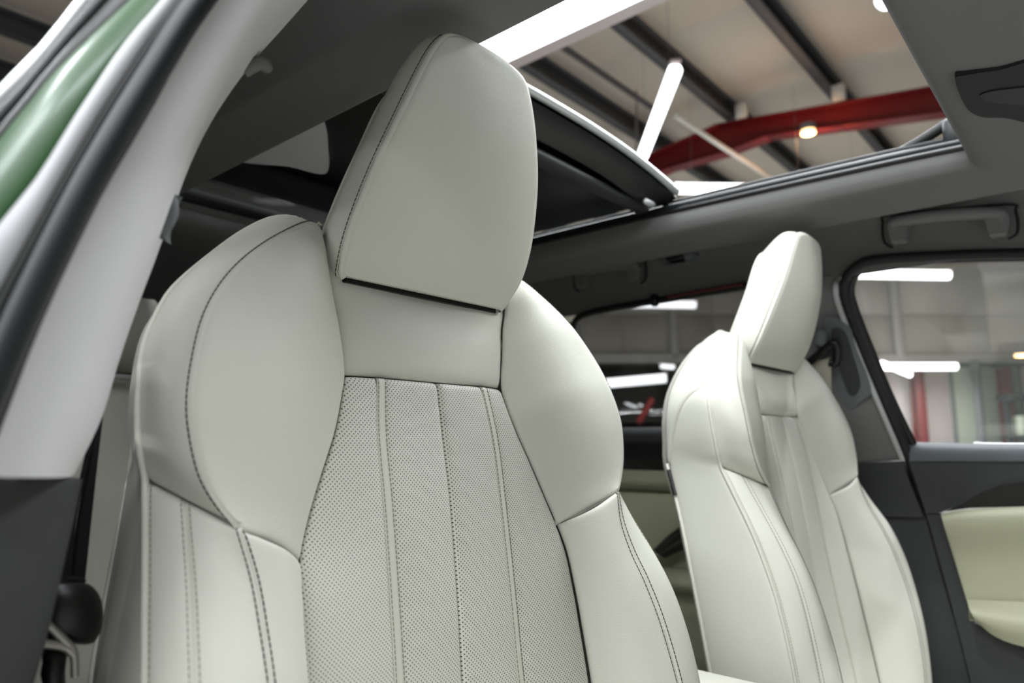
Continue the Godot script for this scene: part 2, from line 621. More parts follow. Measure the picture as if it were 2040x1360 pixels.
		var low_rear := arc.duplicate()
		low_rear.append_array(rear_low.slice(1))
		var fl := panel([f.call(low_front), f.call(low_rear)], 90, 26, V(s, 0, -.1), 0.006, [0.003, 0.003, 0.0, 0.0], 0.0025)
		part("lower_flank", pmesh(fl), M.leather, t)
		part("piping", tube(f.call(rear_low), 0.003, 8, 60), M.leather, t)
	# ---- back shell
	var bs := rear_up.duplicate()
	bs.append_array(rear_low.slice(1))
	var q2 := []
	var qm := []
	for p in bs:
		q2.append(V(p.x * 0.75, p.y - 0.006, p.z - 0.035))
		qm.append(V(0, minf(p.y, 1.355), p.z - 0.045))
	part("back_shell", pmesh(panel([mirror(bs), mirror(q2), qm, q2, bs], 60, 60, V(0, 0, -1), 0.0, [0, 0, 0, 0])), M.leather, t)
	# ---- headrest
	var hy := [1.304, 1.307, 1.313, 1.338, 1.369, 1.406, 1.449, 1.490, 1.517, 1.533, 1.5425, 1.5475, 1.550]
	var hw := [.1105, .1135, .1165, .122, .1205, .1135, .1015, .0875, .0765, .0675, .0585, .045, .024]
	var hz := [-.543, -.5415, -.5385, -.522, -.507, -.493, -.479, -.470, -.4655, -.463, -.461, -.460, -.4595]
	var left := []
	var ctr := []
	for k in hy.size():
		left.append(V(-hw[k], hy[k], hz[k]))
		ctr.append(V(0, hy[k], hz[k] + 0.012 * sin(PI * clampf((hy[k] - 1.29) / 0.27, 0, 1)) * (hw[k] / .12)))
	var hf := panel([left, ctr, mirror(left)], 80, 56, front, 0.006, [0.003, 0.003, 0.003, 0.001], 0.0016)
	part("headrest_front", pmesh(hf), M.leather, t)
	# outline from the lower left over the top to the lower right
	var o0 := []
	for p in left:
		o0.append(p)
	o0.append(V(0, 1.5505, -.4592))
	for k in range(left.size() - 1, -1, -1):
		o0.append(V(-left[k].x, left[k].y, left[k].z))
	var o1 := []
	var o2 := []
	var o3 := []
	for p in o0:
		var h := clampf((p.y - 1.304) / 0.246, 0, 1)
		var out := V(p.x, (p.y - 1.40) * 0.8, 0).normalized()
		o1.append(p + out * 0.0035 + V(0, 0, -0.0075))
		o2.append(V(p.x * 0.99, p.y + 0.002 * h, p.z - lerpf(0.040, 0.036, h)) + out * 0.005)
		o3.append(V(p.x * 0.90, p.y - 0.010 * h - 0.014 * smoothstep(.75, 1.0, h), p.z - lerpf(0.072, 0.078, h)))
	var pip := panel([o0, o1], 120, 10, V(0, 0.5, 1), 0.0012, [0.002, 0.0018, 0, 0], 0.0025)
	for j in pip.P.size():
		for i in pip.P[j].size():
			pip.P[j][i] = pip.P[j][i]
	part("headrest_piping", pmesh(fix_out(pip, [o0, o1], 120, 12, 0.0012, [0.002, 0.002], 0.0012)), M.leather, t)
	var hs := fix_out({}, [o1, o2, o3], 120, 30, 0.0, [0.002, 0.003], 0.0014)
	part("headrest_side", pmesh(hs), M.leather, t)
	lines_dark.append(along(hs, 0, 0.0022))
	part("headrest_back_piping", tube(o3, 0.0022, 8, 120), M.leather, t)
	var hb := []
	var hbc := []
	for k in left.size():
		hb.append(o3[k])
		hbc.append(V(0, o3[k].y, o3[k].z - 0.012))
	part("headrest_back", pmesh(panel([hb, hbc, mirror(hb)], 40, 30, V(0, 0, -1), 0.0, [0, 0, 0, 0])), M.leather, t)
	var under := [left[0], left[0] + V(0.003, 0.014, -.004), left[0] + V(0.005, 0.034, -.008), o2[0] + V(0.005, 0.036, 0), o3[0] + V(0.004, 0.03, 0.004), o3[0]]
	part("headrest_underside", pmesh(panel([under, mirror(under)], 24, 30, V(0, -1, 0), 0.0, [0, 0, 0, 0])), M.leather, t)
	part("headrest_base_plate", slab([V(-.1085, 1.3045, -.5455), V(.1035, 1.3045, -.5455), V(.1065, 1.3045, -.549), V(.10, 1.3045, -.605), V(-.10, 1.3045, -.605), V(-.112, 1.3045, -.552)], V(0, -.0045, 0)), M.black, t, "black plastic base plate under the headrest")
	part("headrest_neck", cbox(V(0, 1.315, -.590), V(.15, .07, .03), .01), M.leather, t)
	# ---- cushion
	var ck := [V(-.275, .46, 0), V(-.272, .60, 0), V(-.24, .655, 0), V(-.20, .64, 0), V(-.165, .585, 0), V(0, .575, 0), V(.165, .585, 0), V(.20, .64, 0), V(.24, .655, 0), V(.272, .60, 0), V(.275, .46, 0)]
	var cush := []
	for p in ck:
		cush.append([V(p.x, p.y - .01, -.44), V(p.x, p.y, -.36), V(p.x, p.y + .005, -.20), V(p.x, p.y + .02, -.02), V(p.x * .98, p.y + .012, .03), V(p.x * .96, p.y - .05, .055)])
	part("cushion", pmesh(panel(cush, 40, 90, V(0, 1, 0.2), 0.0, [0, 0, 0, 0])), M.leather, t)
	part("seat_base", cbox(V(0, .43, -.19), V(.50, .14, .46), .02), M.dark, t)
	part("stitching", stitches(lines_dark), M.thread, t, "dark dashed seam stitching").set_meta("kind", "stuff")
	part("stitching_pale", stitches(lines_pale, 0.0046, 0.0032, 0.00026), M.thread_pale, t, "pale dashed seam stitching").set_meta("kind", "stuff")
	return t

# like panel(), for a band that wraps round the headrest: its face looks away from the headrest's middle
func fix_out(_d: Dictionary, curves: Array, nv: int, nu: int, bulge: float, seams: Array, r: float) -> Dictionary:
	var d := panel(curves, nv, nu, V(0, 0, 1), 0.0, [0, 0, 0, 0])
	var c := V(0, 1.40, -.53)
	for j in nv:
		var width := 0.0
		for i in range(1, nu):
			width += d.P[j][i].distance_to(d.P[j][i - 1])
		var w := 0.0
		var moved := PackedVector3Array()
		var nl := PackedVector3Array()
		for i in nu:
			if i > 0:
				w += d.P[j][i].distance_to(d.P[j][i - 1])
			var n: Vector3 = d.N[j][i]
			if n.dot(d.P[j][i] - c) < 0:
				n = -n
			var fa := w / maxf(width, 1e-6)
			moved.append(d.P[j][i] + n * (bulge * 4.0 * fa * (1.0 - fa) - seams[0] * exp(-w / r) - seams[1] * exp(-(width - w) / r)))
			nl.append(n)
		d.P[j] = moved
		d.N[j] = nl
	return d

# ------------------------------------------------------------------ lamps
func lamp(a: Vector3, b: Vector3, width: float, label: String, energy: float, drop := true) -> void:
	var mid := (a + b) * 0.5
	var t := thing("linear_light", mid, label, "ceiling light", "linear LED lights of the hall")
	var along_ := (b - a)
	var l := along_.length()
	var bz := along_.normalized()
	var bx := Vector3.UP.cross(bz).normalized()
	var basis := Basis(bx, bz.cross(bx), bz)
	if width > 0.2:
		part("housing", cbox(mid + Vector3.UP * 0.04, V(width + 0.22, 0.07, l + 0.06), 0.012, basis), M.housing, t)
		part("diffuser", cbox(mid, V(width, 0.05, l), 0.015, basis), M.led, t, "glowing white diffuser")
	else:
		part("diffuser", tube([a, b], width * 0.5, 14), M.led, t, "glowing white tube")
		for e in [a, b]:
			part("end_cap", cbox(e + Vector3.UP * width * 0.55, V(width * 0.8, 0.03, 0.10), 0.01, basis), M.housing, t)
	if drop:
		for e in [0.12, 0.88]:
			part("suspension_wire", tube([a.lerp(b, e) + V(0, .05, 0), V(a.lerp(b, e).x, 5.25, a.lerp(b, e).z)], 0.002, 6), M.frame_grey, t)
	var lt := AreaLight3D.new()
	lt.name = "glow"
	lt.area_size = Vector2(width, l)
	lt.light_energy = energy
	lt.light_color = Color(0.97, 0.985, 1.0)
	lt.shadow_enabled = true
	t.add_child(lt)
	lt.position = V(0, -0.03 if width > 0.2 else -width * 0.52, 0)
	# an area light shines along its -z: turn that down, its y along the tube
	lt.basis = Basis(bx, bz, bx.cross(bz)) if bx.cross(bz).y > 0 else Basis(-bx, bz, (-bx).cross(bz))
	lt.set("area_range", 40.0)

func _ready() -> void:
	rng.seed = 11
	# ---------------- camera
	var cam := Camera3D.new()
	cam.name = "camera"
	add_child(cam)
	cam.fov = 51.81
	cam.near = 0.02
	cam.far = 100.0
	cam.look_at_from_position(V(-.5, 1.15, 0), V(-.5, 1.15, 0) + V(0.749575, 0.141421, -0.646636))
	var attr := CameraAttributesPhysical.new()
	attr.frustum_focal_length = 24.706
	attr.frustum_focus_distance = 0.74
	attr.exposure_aperture = 4.2
	cam.attributes = attr
	cam.current = true
	# ---------------- environment
	var we := WorldEnvironment.new()
	we.name = "environment"
	var env := Environment.new()
	env.background_mode = Environment.BG_COLOR
	env.background_color = Color(0.0, 0.0, 0.0)
	env.tonemap_mode = Environment.TONE_MAPPER_LINEAR
	env.tonemap_exposure = 0.89
	env.sdfgi_enabled = true
	env.ssao_enabled = true
	env.ssil_enabled = true
	we.environment = env
	add_child(we)
	make_materials()
	lights()
	hall()
	car()
	seats()
	details()

func lights() -> void:
	var e := 9.0
	# the wide light right above the roof opening
	lamp(V(1.64, 2.9, 0.5), V(1.64, 2.9, -2.4), 0.28, "wide white LED light close above the open sunroof", e * 1.2)
	lamp(V(4.184, 4.0, -2.371), V(5.458, 4.0, -3.405), 0.11, "slanting LED tube light above the sunroof's front edge", e)
	lamp(V(6.507, 4.0, -3.597), V(7.60, 4.0, -2.40), 0.12, "LED tube light just above the far sunroof rail", e)
	lamp(V(9.045, 3.3, -2.498), V(9.99, 3.3, -1.532), 0.12, "long LED tube light in the upper front door window", e * 2.3)
	lamp(V(8.59, 3.3, -6.07), V(9.68, 3.3, -4.947), 0.12, "LED tube light seen through the rear door window", e * 2.3)
	lamp(Vector3(14.36, 2.589, -3.447), Vector3(15.32, 2.589, -2.324), 0.14, "low LED tube light above the red columns in the door window", e * 1.2)
	lamp(V(4.30, 4.0, -0.93), V(3.2, 4.0, 0.2), 0.12, "LED tube light at the corner of the windscreen header", e)
	lamp(Vector3(10.38, 2.209, -7.295), Vector3(11.2, 2.321, -6.334), 0.17, "bright LED tube light low in the rear door window", e * 0.4, false)
	lamp(Vector3(11.69, 2.61, -6.695), Vector3(11.86, 2.59, -6.496), 0.09, "short LED tube light high in the rear door window", e * 0.2, false)
	lamp(Vector3(13.83, 2.611, -3.294), Vector3(14.18, 2.377, -2.884), 0.10, "short slanting LED tube light behind the front door window's pillar", e * 0.2, false)
	lamp(V(-0.95, 4.0, -0.1), V(0.25, 4.0, -1.1), 0.12, "LED tube light straight above the near seat's roof edge", e * 2.0)
	lamp(V(-1.4, 4.0, 1.75), V(0.1, 4.0, 1.75), 0.12, "LED tube light ahead of the car's bonnet", e * 0.8)
	lamp(V(-4.6, 4.0, 2.9), V(-5.7, 4.0, 1.8), 0.12, "LED tube light far left of the open door, ahead of it", e * 1.7)
	lamp(V(-5.9, 4.0, 1.6), V(-5.9, 4.0, 0.0), 0.12, "LED tube light far left of the open door, level with it", e * 1.7)
	lamp(V(-4.6, 4.0, -1.3), V(-5.7, 4.0, -0.2), 0.12, "LED tube light far left of the open door, behind it", e * 1.7)
	# lights of the same grid behind and beside the camera
	lamp(V(-1.6, 4.0, 1.6), V(-2.7, 4.0, 0.4), 0.12, "LED tube light behind the photographer", e)
	lamp(V(-2.85, 4.0, 0.2), V(-2.85, 4.0, -1.0), 0.12, "LED tube light beside the open front door", e)
	lamp(V(-1.6, 4.0, -2.4), V(-2.6, 4.0, -1.3), 0.12, "LED tube light beside the rear door", e)
	lamp(V(3.05, 4.0, 0.4), V(3.05, 4.0, 1.9), 0.12, "LED tube light beside the far front wing", e)

func hall() -> void:
	# shell of the hall
	org = Vector3.ZERO
	structure("floor", cbox(V(8, -0.1, -4), V(36, 0.2, 30), 0.01), M.concrete, "grey concrete floor of the workshop hall")
	structure("ceiling", cbox(V(8, 5.66, -4), V(36, 0.2, 30), 0.01), M.roof, "beige sheet underside of the hall roof")
	structure("wall_left", cbox(V(-9.9, 2.8, -4), V(0.2, 5.6, 30), 0.01), M.wall, "pale hall wall beside the car")
	structure("wall_front", cbox(V(8, 2.8, 10.9), V(36, 5.6, 0.2), 0.01), M.wall, "pale hall wall ahead of the car")
	structure("wall_back", cbox(V(8, 2.8, -18.9), V(36, 5.6, 0.2), 0.01), M.wall, "pale hall wall behind the car")
	structure("wall_right", cbox(V(25.9, 2.8, -4), V(0.2, 5.6, 30), 0.01), M.wall, "pale hall wall behind the panelled wall")
	# roof sheets: joints run along x
	var ceil_node := get_node("ceiling")
	var zz := -16.0
	var sheet := cbox(Vector3.ZERO, V(3.0, 0.03, 1.19), 0.006)
	while zz < 4.0:
		for xx in [-4.5, -1.5, 1.5, 4.5, 7.5, 10.5, 13.5, 16.5]:
			var o := part("roof_sheet", sheet, M.roof, ceil_node)
			o.position = V(xx, 5.545, zz)
		zz += 1.2
	# purlins along x
	for z in [-1.15, -2.32, -3.52, -4.72, -5.92, -7.12, -8.32, -9.52, -10.72, 0.05]:
		var t := thing("purlin", V(6, 5.2, z), purlin_label(z), "roof purlin", "dark steel purlins under the roof")
		var x1: float = (15.0 + 0.653 * z) / 0.757 - 1.2
		var l: float = x1 + 6.0
		var xm: float = (x1 - 6.0) * 0.5
		part("web", cbox(V(xm, 5.40, z), V(l, 0.25, 0.02), 0.004), M.purlin, t)
		part("flange", cbox(V(xm, 5.275, z + 0.05), V(l, 0.012, 0.12), 0.003), M.purlin, t)
		part("flange", cbox(V(xm, 5.52, z + 0.05), V(l, 0.012, 0.12), 0.003), M.purlin, t)
	# cleats that carry the purlins on the red rafter
	org = Vector3.ZERO
	for z in [-2.2, -3.4]:
		tag(part(numbered("purlin_cleat"), cleat(V(7.72, 5.275 if z < -3 else 5.125, z + .08 + (.0 if z > -3 else .05))), M.wallrib, self), "small white cleat where the %s purlin meets the red rafter" % ("nearer" if z > -3 else "farther"), "bracket", "purlin cleats")
	# red rafters along z
	for x in [7.8, 14.2]:
		var t := thing("rafter", V(x, 4.75, -4), "red steel rafter crossing above the sunroof opening" if x < 10 else "red steel rafter at the top of the far door window", "roof beam", "red roof beams")
		var z0 := -8.0 if x < 10 else -5.0
		var y0 := 4.62 if x < 10 else 5.01
		var sink := 0.0 if x < 10 else -0.33
		var top := [Vector2(z0, y0), Vector2(-3.6, 5.20), Vector2(-1.1, 4.87), Vector2(4.0, 4.15)]
		var bot := [Vector2(4.0, 3.83), Vector2(-1.02, 4.56), Vector2(-2.1, 4.72), Vector2(-2.97, 4.86), Vector2(-3.5, 4.80), Vector2(-4.3, 4.80), Vector2(z0, y0 - .32)]
		var web := []
		for q in top:
			web.append(V(x, q.y + sink, q.x))
		for q in bot:
			web.append(V(x, q.y + sink, q.x))
		part("web", slab(web, V(.014, 0, 0)), M.red, t)
		for k in 3:
			part("flange", beam_between(V(x, top[k].y + sink, top[k].x), V(x, top[k + 1].y + sink, top[k + 1].x), .2, .018), M.red, t)
		for k in 6:
			part("flange", beam_between(V(x, bot[k].y + sink, bot[k].x), V(x, bot[k + 1].y + sink, bot[k + 1].x), .2, .018), M.red, t)
	org = Vector3.ZERO
	tag(part(numbered("cable_conduit"), tube([V(3.5, 5.2, -4.05), V(7.0, 5.2, -4.0)], 0.035, 10), M.purlin, self), "dark cable conduit beside the purlin above the sunroof", "conduit", "conduits")
	tag(part(numbered("cable_conduit"), tube([Vector3(5.818, 4.5, -3.216), Vector3(8.62, 4.5, -3.117)], 0.028, 10), M.wallrib, self), "thin pale conduit running across the red rafter", "conduit", "conduits")
	tag(part(numbered("drop_rod"), tube([Vector3(6.543, 5.365, -4.083), Vector3(6.53, 4.598, -4.098)], 0.012, 8), M.frame_grey, self), "thin grey hanging rod behind the sunroof glass", "rod")
	# warm patch lamps
	for k in 2:
		var p: Vector3 = [Vector3(7.5, 4.665, -2.417), Vector3(14.32, 2.629, -1.196)][k]
		var t := thing("spot_lamp", p, ["small warm lamp glowing under the red rafter", "warm lamp at the right edge of the door window"][k], "lamp", "small warm lamps")
		part("reflector", tube([p + V(0, .09, 0), p + V(0, .02, 0)], 0.085 if k == 0 else 0.12, 16), M.frame_grey, t)
		part("bulb", tube([p + V(0, .018, 0), p + V(0, -.02, 0)], 0.078 if k == 0 else 0.11, 16), M.warm, t)
		var lt := OmniLight3D.new()
		lt.name = "glow"
		lt.light_color = Color(1.0, 0.72, 0.42)
		lt.light_energy = 0.5
		lt.light_size = 0.08
		lt.omni_range = 30.0
		lt.shadow_enabled = true
		t.add_child(lt)
		lt.position = V(0, -.08, 0)
	far_wall()

func beam_between(a: Vector3, b: Vector3, w: float, h: float) -> ArrayMesh:
	var bz := (b - a).normalized()
	var bx := Vector3.UP.cross(bz).normalized()
	return cbox((a + b) * .5, V(w, h, a.distance_to(b)), .004, Basis(bx, bz.cross(bx), bz))

func purlin_label(z: float) -> String:
	var names := {-1.15: "dark steel purlin at the top right of the sunroof view", -2.32: "dark steel purlin right of the slanting tube light", -3.52: "dark steel purlin crossing behind the slanting tube light", 0.05: "dark steel roof purlin hidden above the windscreen header"}
	return names.get(z, ["second", "third", "fourth", "fifth", "sixth", "seventh"][int(round((-3.52 - z) / 1.2)) - 1] + " dark purlin behind the slanting tube light, towards the back")

func cleat(c: Vector3) -> ArrayMesh:
	return cbox(c, V(0.08, 0.20, 0.14), 0.01)

func far_wall() -> void:
	# the panelled wall that stands square to the view, with glazing below
	var n := V(-0.757185, 0, 0.653201)
	var r := V(0.653201, 0, 0.757185)
	var basis := Basis(r, Vector3.UP, n)
	var o := V(-.5, 0, 0) - n * 15.0
	org = Vector3.ZERO
	var w := structure("wall_far", cbox(o - n * 0.25 + V(0, 4.2, 0) + r * 2.0, V(26, 2.7, 0.2), 0.01, basis), M.wall, "white panelled wall seen through the far windows")
	# sheet panels with recessed joints, tall posts
	for k in range(-4, 8):
		for row in 2:
			part("wall_panel", cbox(o - n * 0.13 + r * (k * 2.0 - 0.62) + V(0, 3.40 + row * 1.0, 0), V(1.97, 0.97, 0.05), 0.012, basis), M.wall, w)
	var beam := thing("wall_beam", o + V(0, 2.9, 0), "pale horizontal beam along the foot of the panelled wall", "beam")
	part("beam_body", cbox(o + r * 2.0 + V(0, 2.97, 0), V(26, 0.12, 0.16), 0.02, basis), M.wallrib, beam)
	for k in 2:
		var x: float = [3.492, 8.327][k]
		var t := thing("wall_post", o + r * x + V(0, 2.9, 0), ["pale wall post below the tube light in the rear door window", "pale wall post below the tube light in the front door window"][k], "post", "pale wall posts")
		part("post_body", cbox(o + r * x + V(0, 4.0, 0) + n * 0.02, V(0.17, 2.2, 0.12), 0.02, basis), M.wallrib, t)
	# lower storey: white back boards, dark glazing on the left
	var lw := thing("glazed_partition", o, "long partition of pale boards and dark glass below the panelled wall", "partition")
	for k in range(-5, 9):
		var x := k * 1.5 - 0.2
		var left: bool = x < 5.0
		var m: Material = M.gloss if left else ([M.board, M.board_green, M.board][absi(k) % 3])
		part("pane" if left else "board", cbox(o - n * 0.3 + r * x + V(0, 1.40, 0), V(1.46, 2.75, 0.04), 0.01, basis), m, lw)
		part("mullion", cbox(o - n * 0.27 + r * (x + 0.75) + V(0, 1.45, 0), V(0.07, 2.9, 0.08), 0.01, basis), M.frame_grey if not left else M.frame_dark, lw)
	part("lintel", cbox(o - n * 0.24 + r * 2.0 + V(0, 2.84, 0), V(24, 0.14, 0.12), 0.01, basis), M.frame_dark, lw)
	for k in 3:
		var x: float = [8.558, 10.404, 11.097][k]
		var t := thing("steel_column", o + r * x + n * 0.1, ["red steel column nearest the door window's rear edge", "red steel column right of the grey post", "red steel column at the picture's right edge"][k], "column", "red steel columns")
		part("flange", cbox(o + r * x + n * 0.28 + V(0, 1.35, 0), V(0.20, 2.7, 0.018), 0.004, basis), M.red, t)
		part("flange", cbox(o + r * x + n * 0.06 + V(0, 1.35, 0), V(0.20, 2.7, 0.018), 0.004, basis), M.red, t)
		part("web", cbox(o + r * x + n * 0.17 + V(0, 1.35, 0), V(0.014, 2.7, 0.2), 0.003, basis), M.red, t)
	var gp := thing("door_post", o + r * 9.676 + n * 0.4, "grey steel post between the red columns", "post")
	part("post_body", cbox(gp.position + V(0, 1.42, 0), V(0.15, 2.84, 0.12), 0.02, basis), M.frame_grey, gp)
	var rack := thing("tool_rack", o + r * (9.676 + 1.0) + n * 1.0, "dark steel rack with pale boxes right of the grey post", "rack")
	var rc := rack.position
	for e in [-0.85, 0.85]:
		part("upright", cbox(rc + r * e + V(0, 1.05, 0), V(0.09, 2.1, 0.09), 0.01, basis), M.frame_dark, rack)
	for h in [0.5, 1.25, 2.02]:
		part("shelf", cbox(rc + V(0, h, 0), V(1.8, 0.14 if h > 2 else 0.05, 0.45), 0.01, basis), M.frame_dark, rack)
	org = Vector3.ZERO
	for k in 3:
		tag(part(numbered("storage_box"), cbox(rc + r * (-0.5 + k * 0.5) + V(0, 1.47, 0), V(0.42, 0.38, 0.36), 0.02, basis), [M.board_green, M.board, M.board_green][k], self), ["pale green box at the left of the dark rack's shelf", "white box in the middle of the dark rack's shelf", "pale green box at the right of the dark rack's shelf"][k], "box", "boxes on the dark rack")
	# parked black car beyond the rear door window
	parked_car(r, n)

func parked_car(r: Vector3, n: Vector3) -> void:
	var c: Vector3 = Vector3(6.555, 1.15, -4.069)
	c.y = 0
	var t := thing("parked_car", c, "glossy black car parked beyond the far rear door window", "car")
	var f := func(a: float, b: float, h: float): return c + r * a - n * b + V(0, h, 0)
	# body and roof: lofted along its length (r), profile across (n)
	var st := [[-2.2, .55, .62, .30], [-2.1, .75, .78, .25], [-1.3, .98, .88, .22], [0.2, 1.02, .90, .22], [1.5, .98, .88, .22], [2.1, .80, .80, .25], [2.2, .6, .66, .30]]
	var rows := []
	for s in st:
		rows.append([f.call(s[0], -s[2], s[3]), f.call(s[0], -s[2], s[1] * .7), f.call(s[0], -s[2] * .96, s[1] * .96), f.call(s[0], -s[2] * .75, s[1]), f.call(s[0], s[2] * .75, s[1]), f.call(s[0], s[2] * .96, s[1] * .96), f.call(s[0], s[2], s[1] * .7), f.call(s[0], s[2], s[3])])
	var cols := []
	for k in 8:
		var col := []
		for q in rows:
			col.append(q[k])
		cols.append(col)
	part("body", pmesh(panel(cols, 40, 60, Vector3.UP, 0.0, [0, 0, 0, 0])), M.carblack, t)
	var gh := [[-1.55, .96, .70], [-0.9, 1.34, .62], [-0.2, 1.47, .58], [0.6, 1.46, .58], [1.2, 1.32, .60], [1.75, 1.0, .68]]
	cols = []
	for k in 6:
		var col := []
		for q in gh:
			var low := .95
			col.append([f.call(q[0], -.80, low), f.call(q[0], -q[2] - .05, lerpf(low, q[1], .75)), f.call(q[0], -q[2] * .8, q[1]), f.call(q[0], q[2] * .8, q[1]), f.call(q[0], q[2] + .05, lerpf(low, q[1], .75)), f.call(q[0], .80, low)][k])
		cols.append(col)
	part("greenhouse", pmesh(panel(cols, 30, 40, Vector3.UP, 0.0, [0, 0, 0, 0])), M.gloss, t)
	for a in [-1.35, 1.4]:
		for b in [-.84, .84]:
			part("wheel", tube([f.call(a, b - .1 * signf(b), .33), f.call(a, b + .1 * signf(b), .33)], .33, 24), M.rubber, t)
	part("light_strip", tube([f.call(-0.110, -0.900, 1.576), f.call(-0.266, -0.950, 1.338)], .035, 8), M.carred, t, "slanting red light strip")

# ------------------------------------------------------------------ the car
func strip_z(profile: Array, z0: float, z1: float, thick: float) -> ArrayMesh:
	var curves := []
	for p in profile:
		var c := []
		for k in 6:
			c.append(V(p.x, p.y, lerpf(z0, z1, k / 5.0)))
		curves.append(c)
	return shell(curves, 30, 70, V(0, -1, 0), thick)

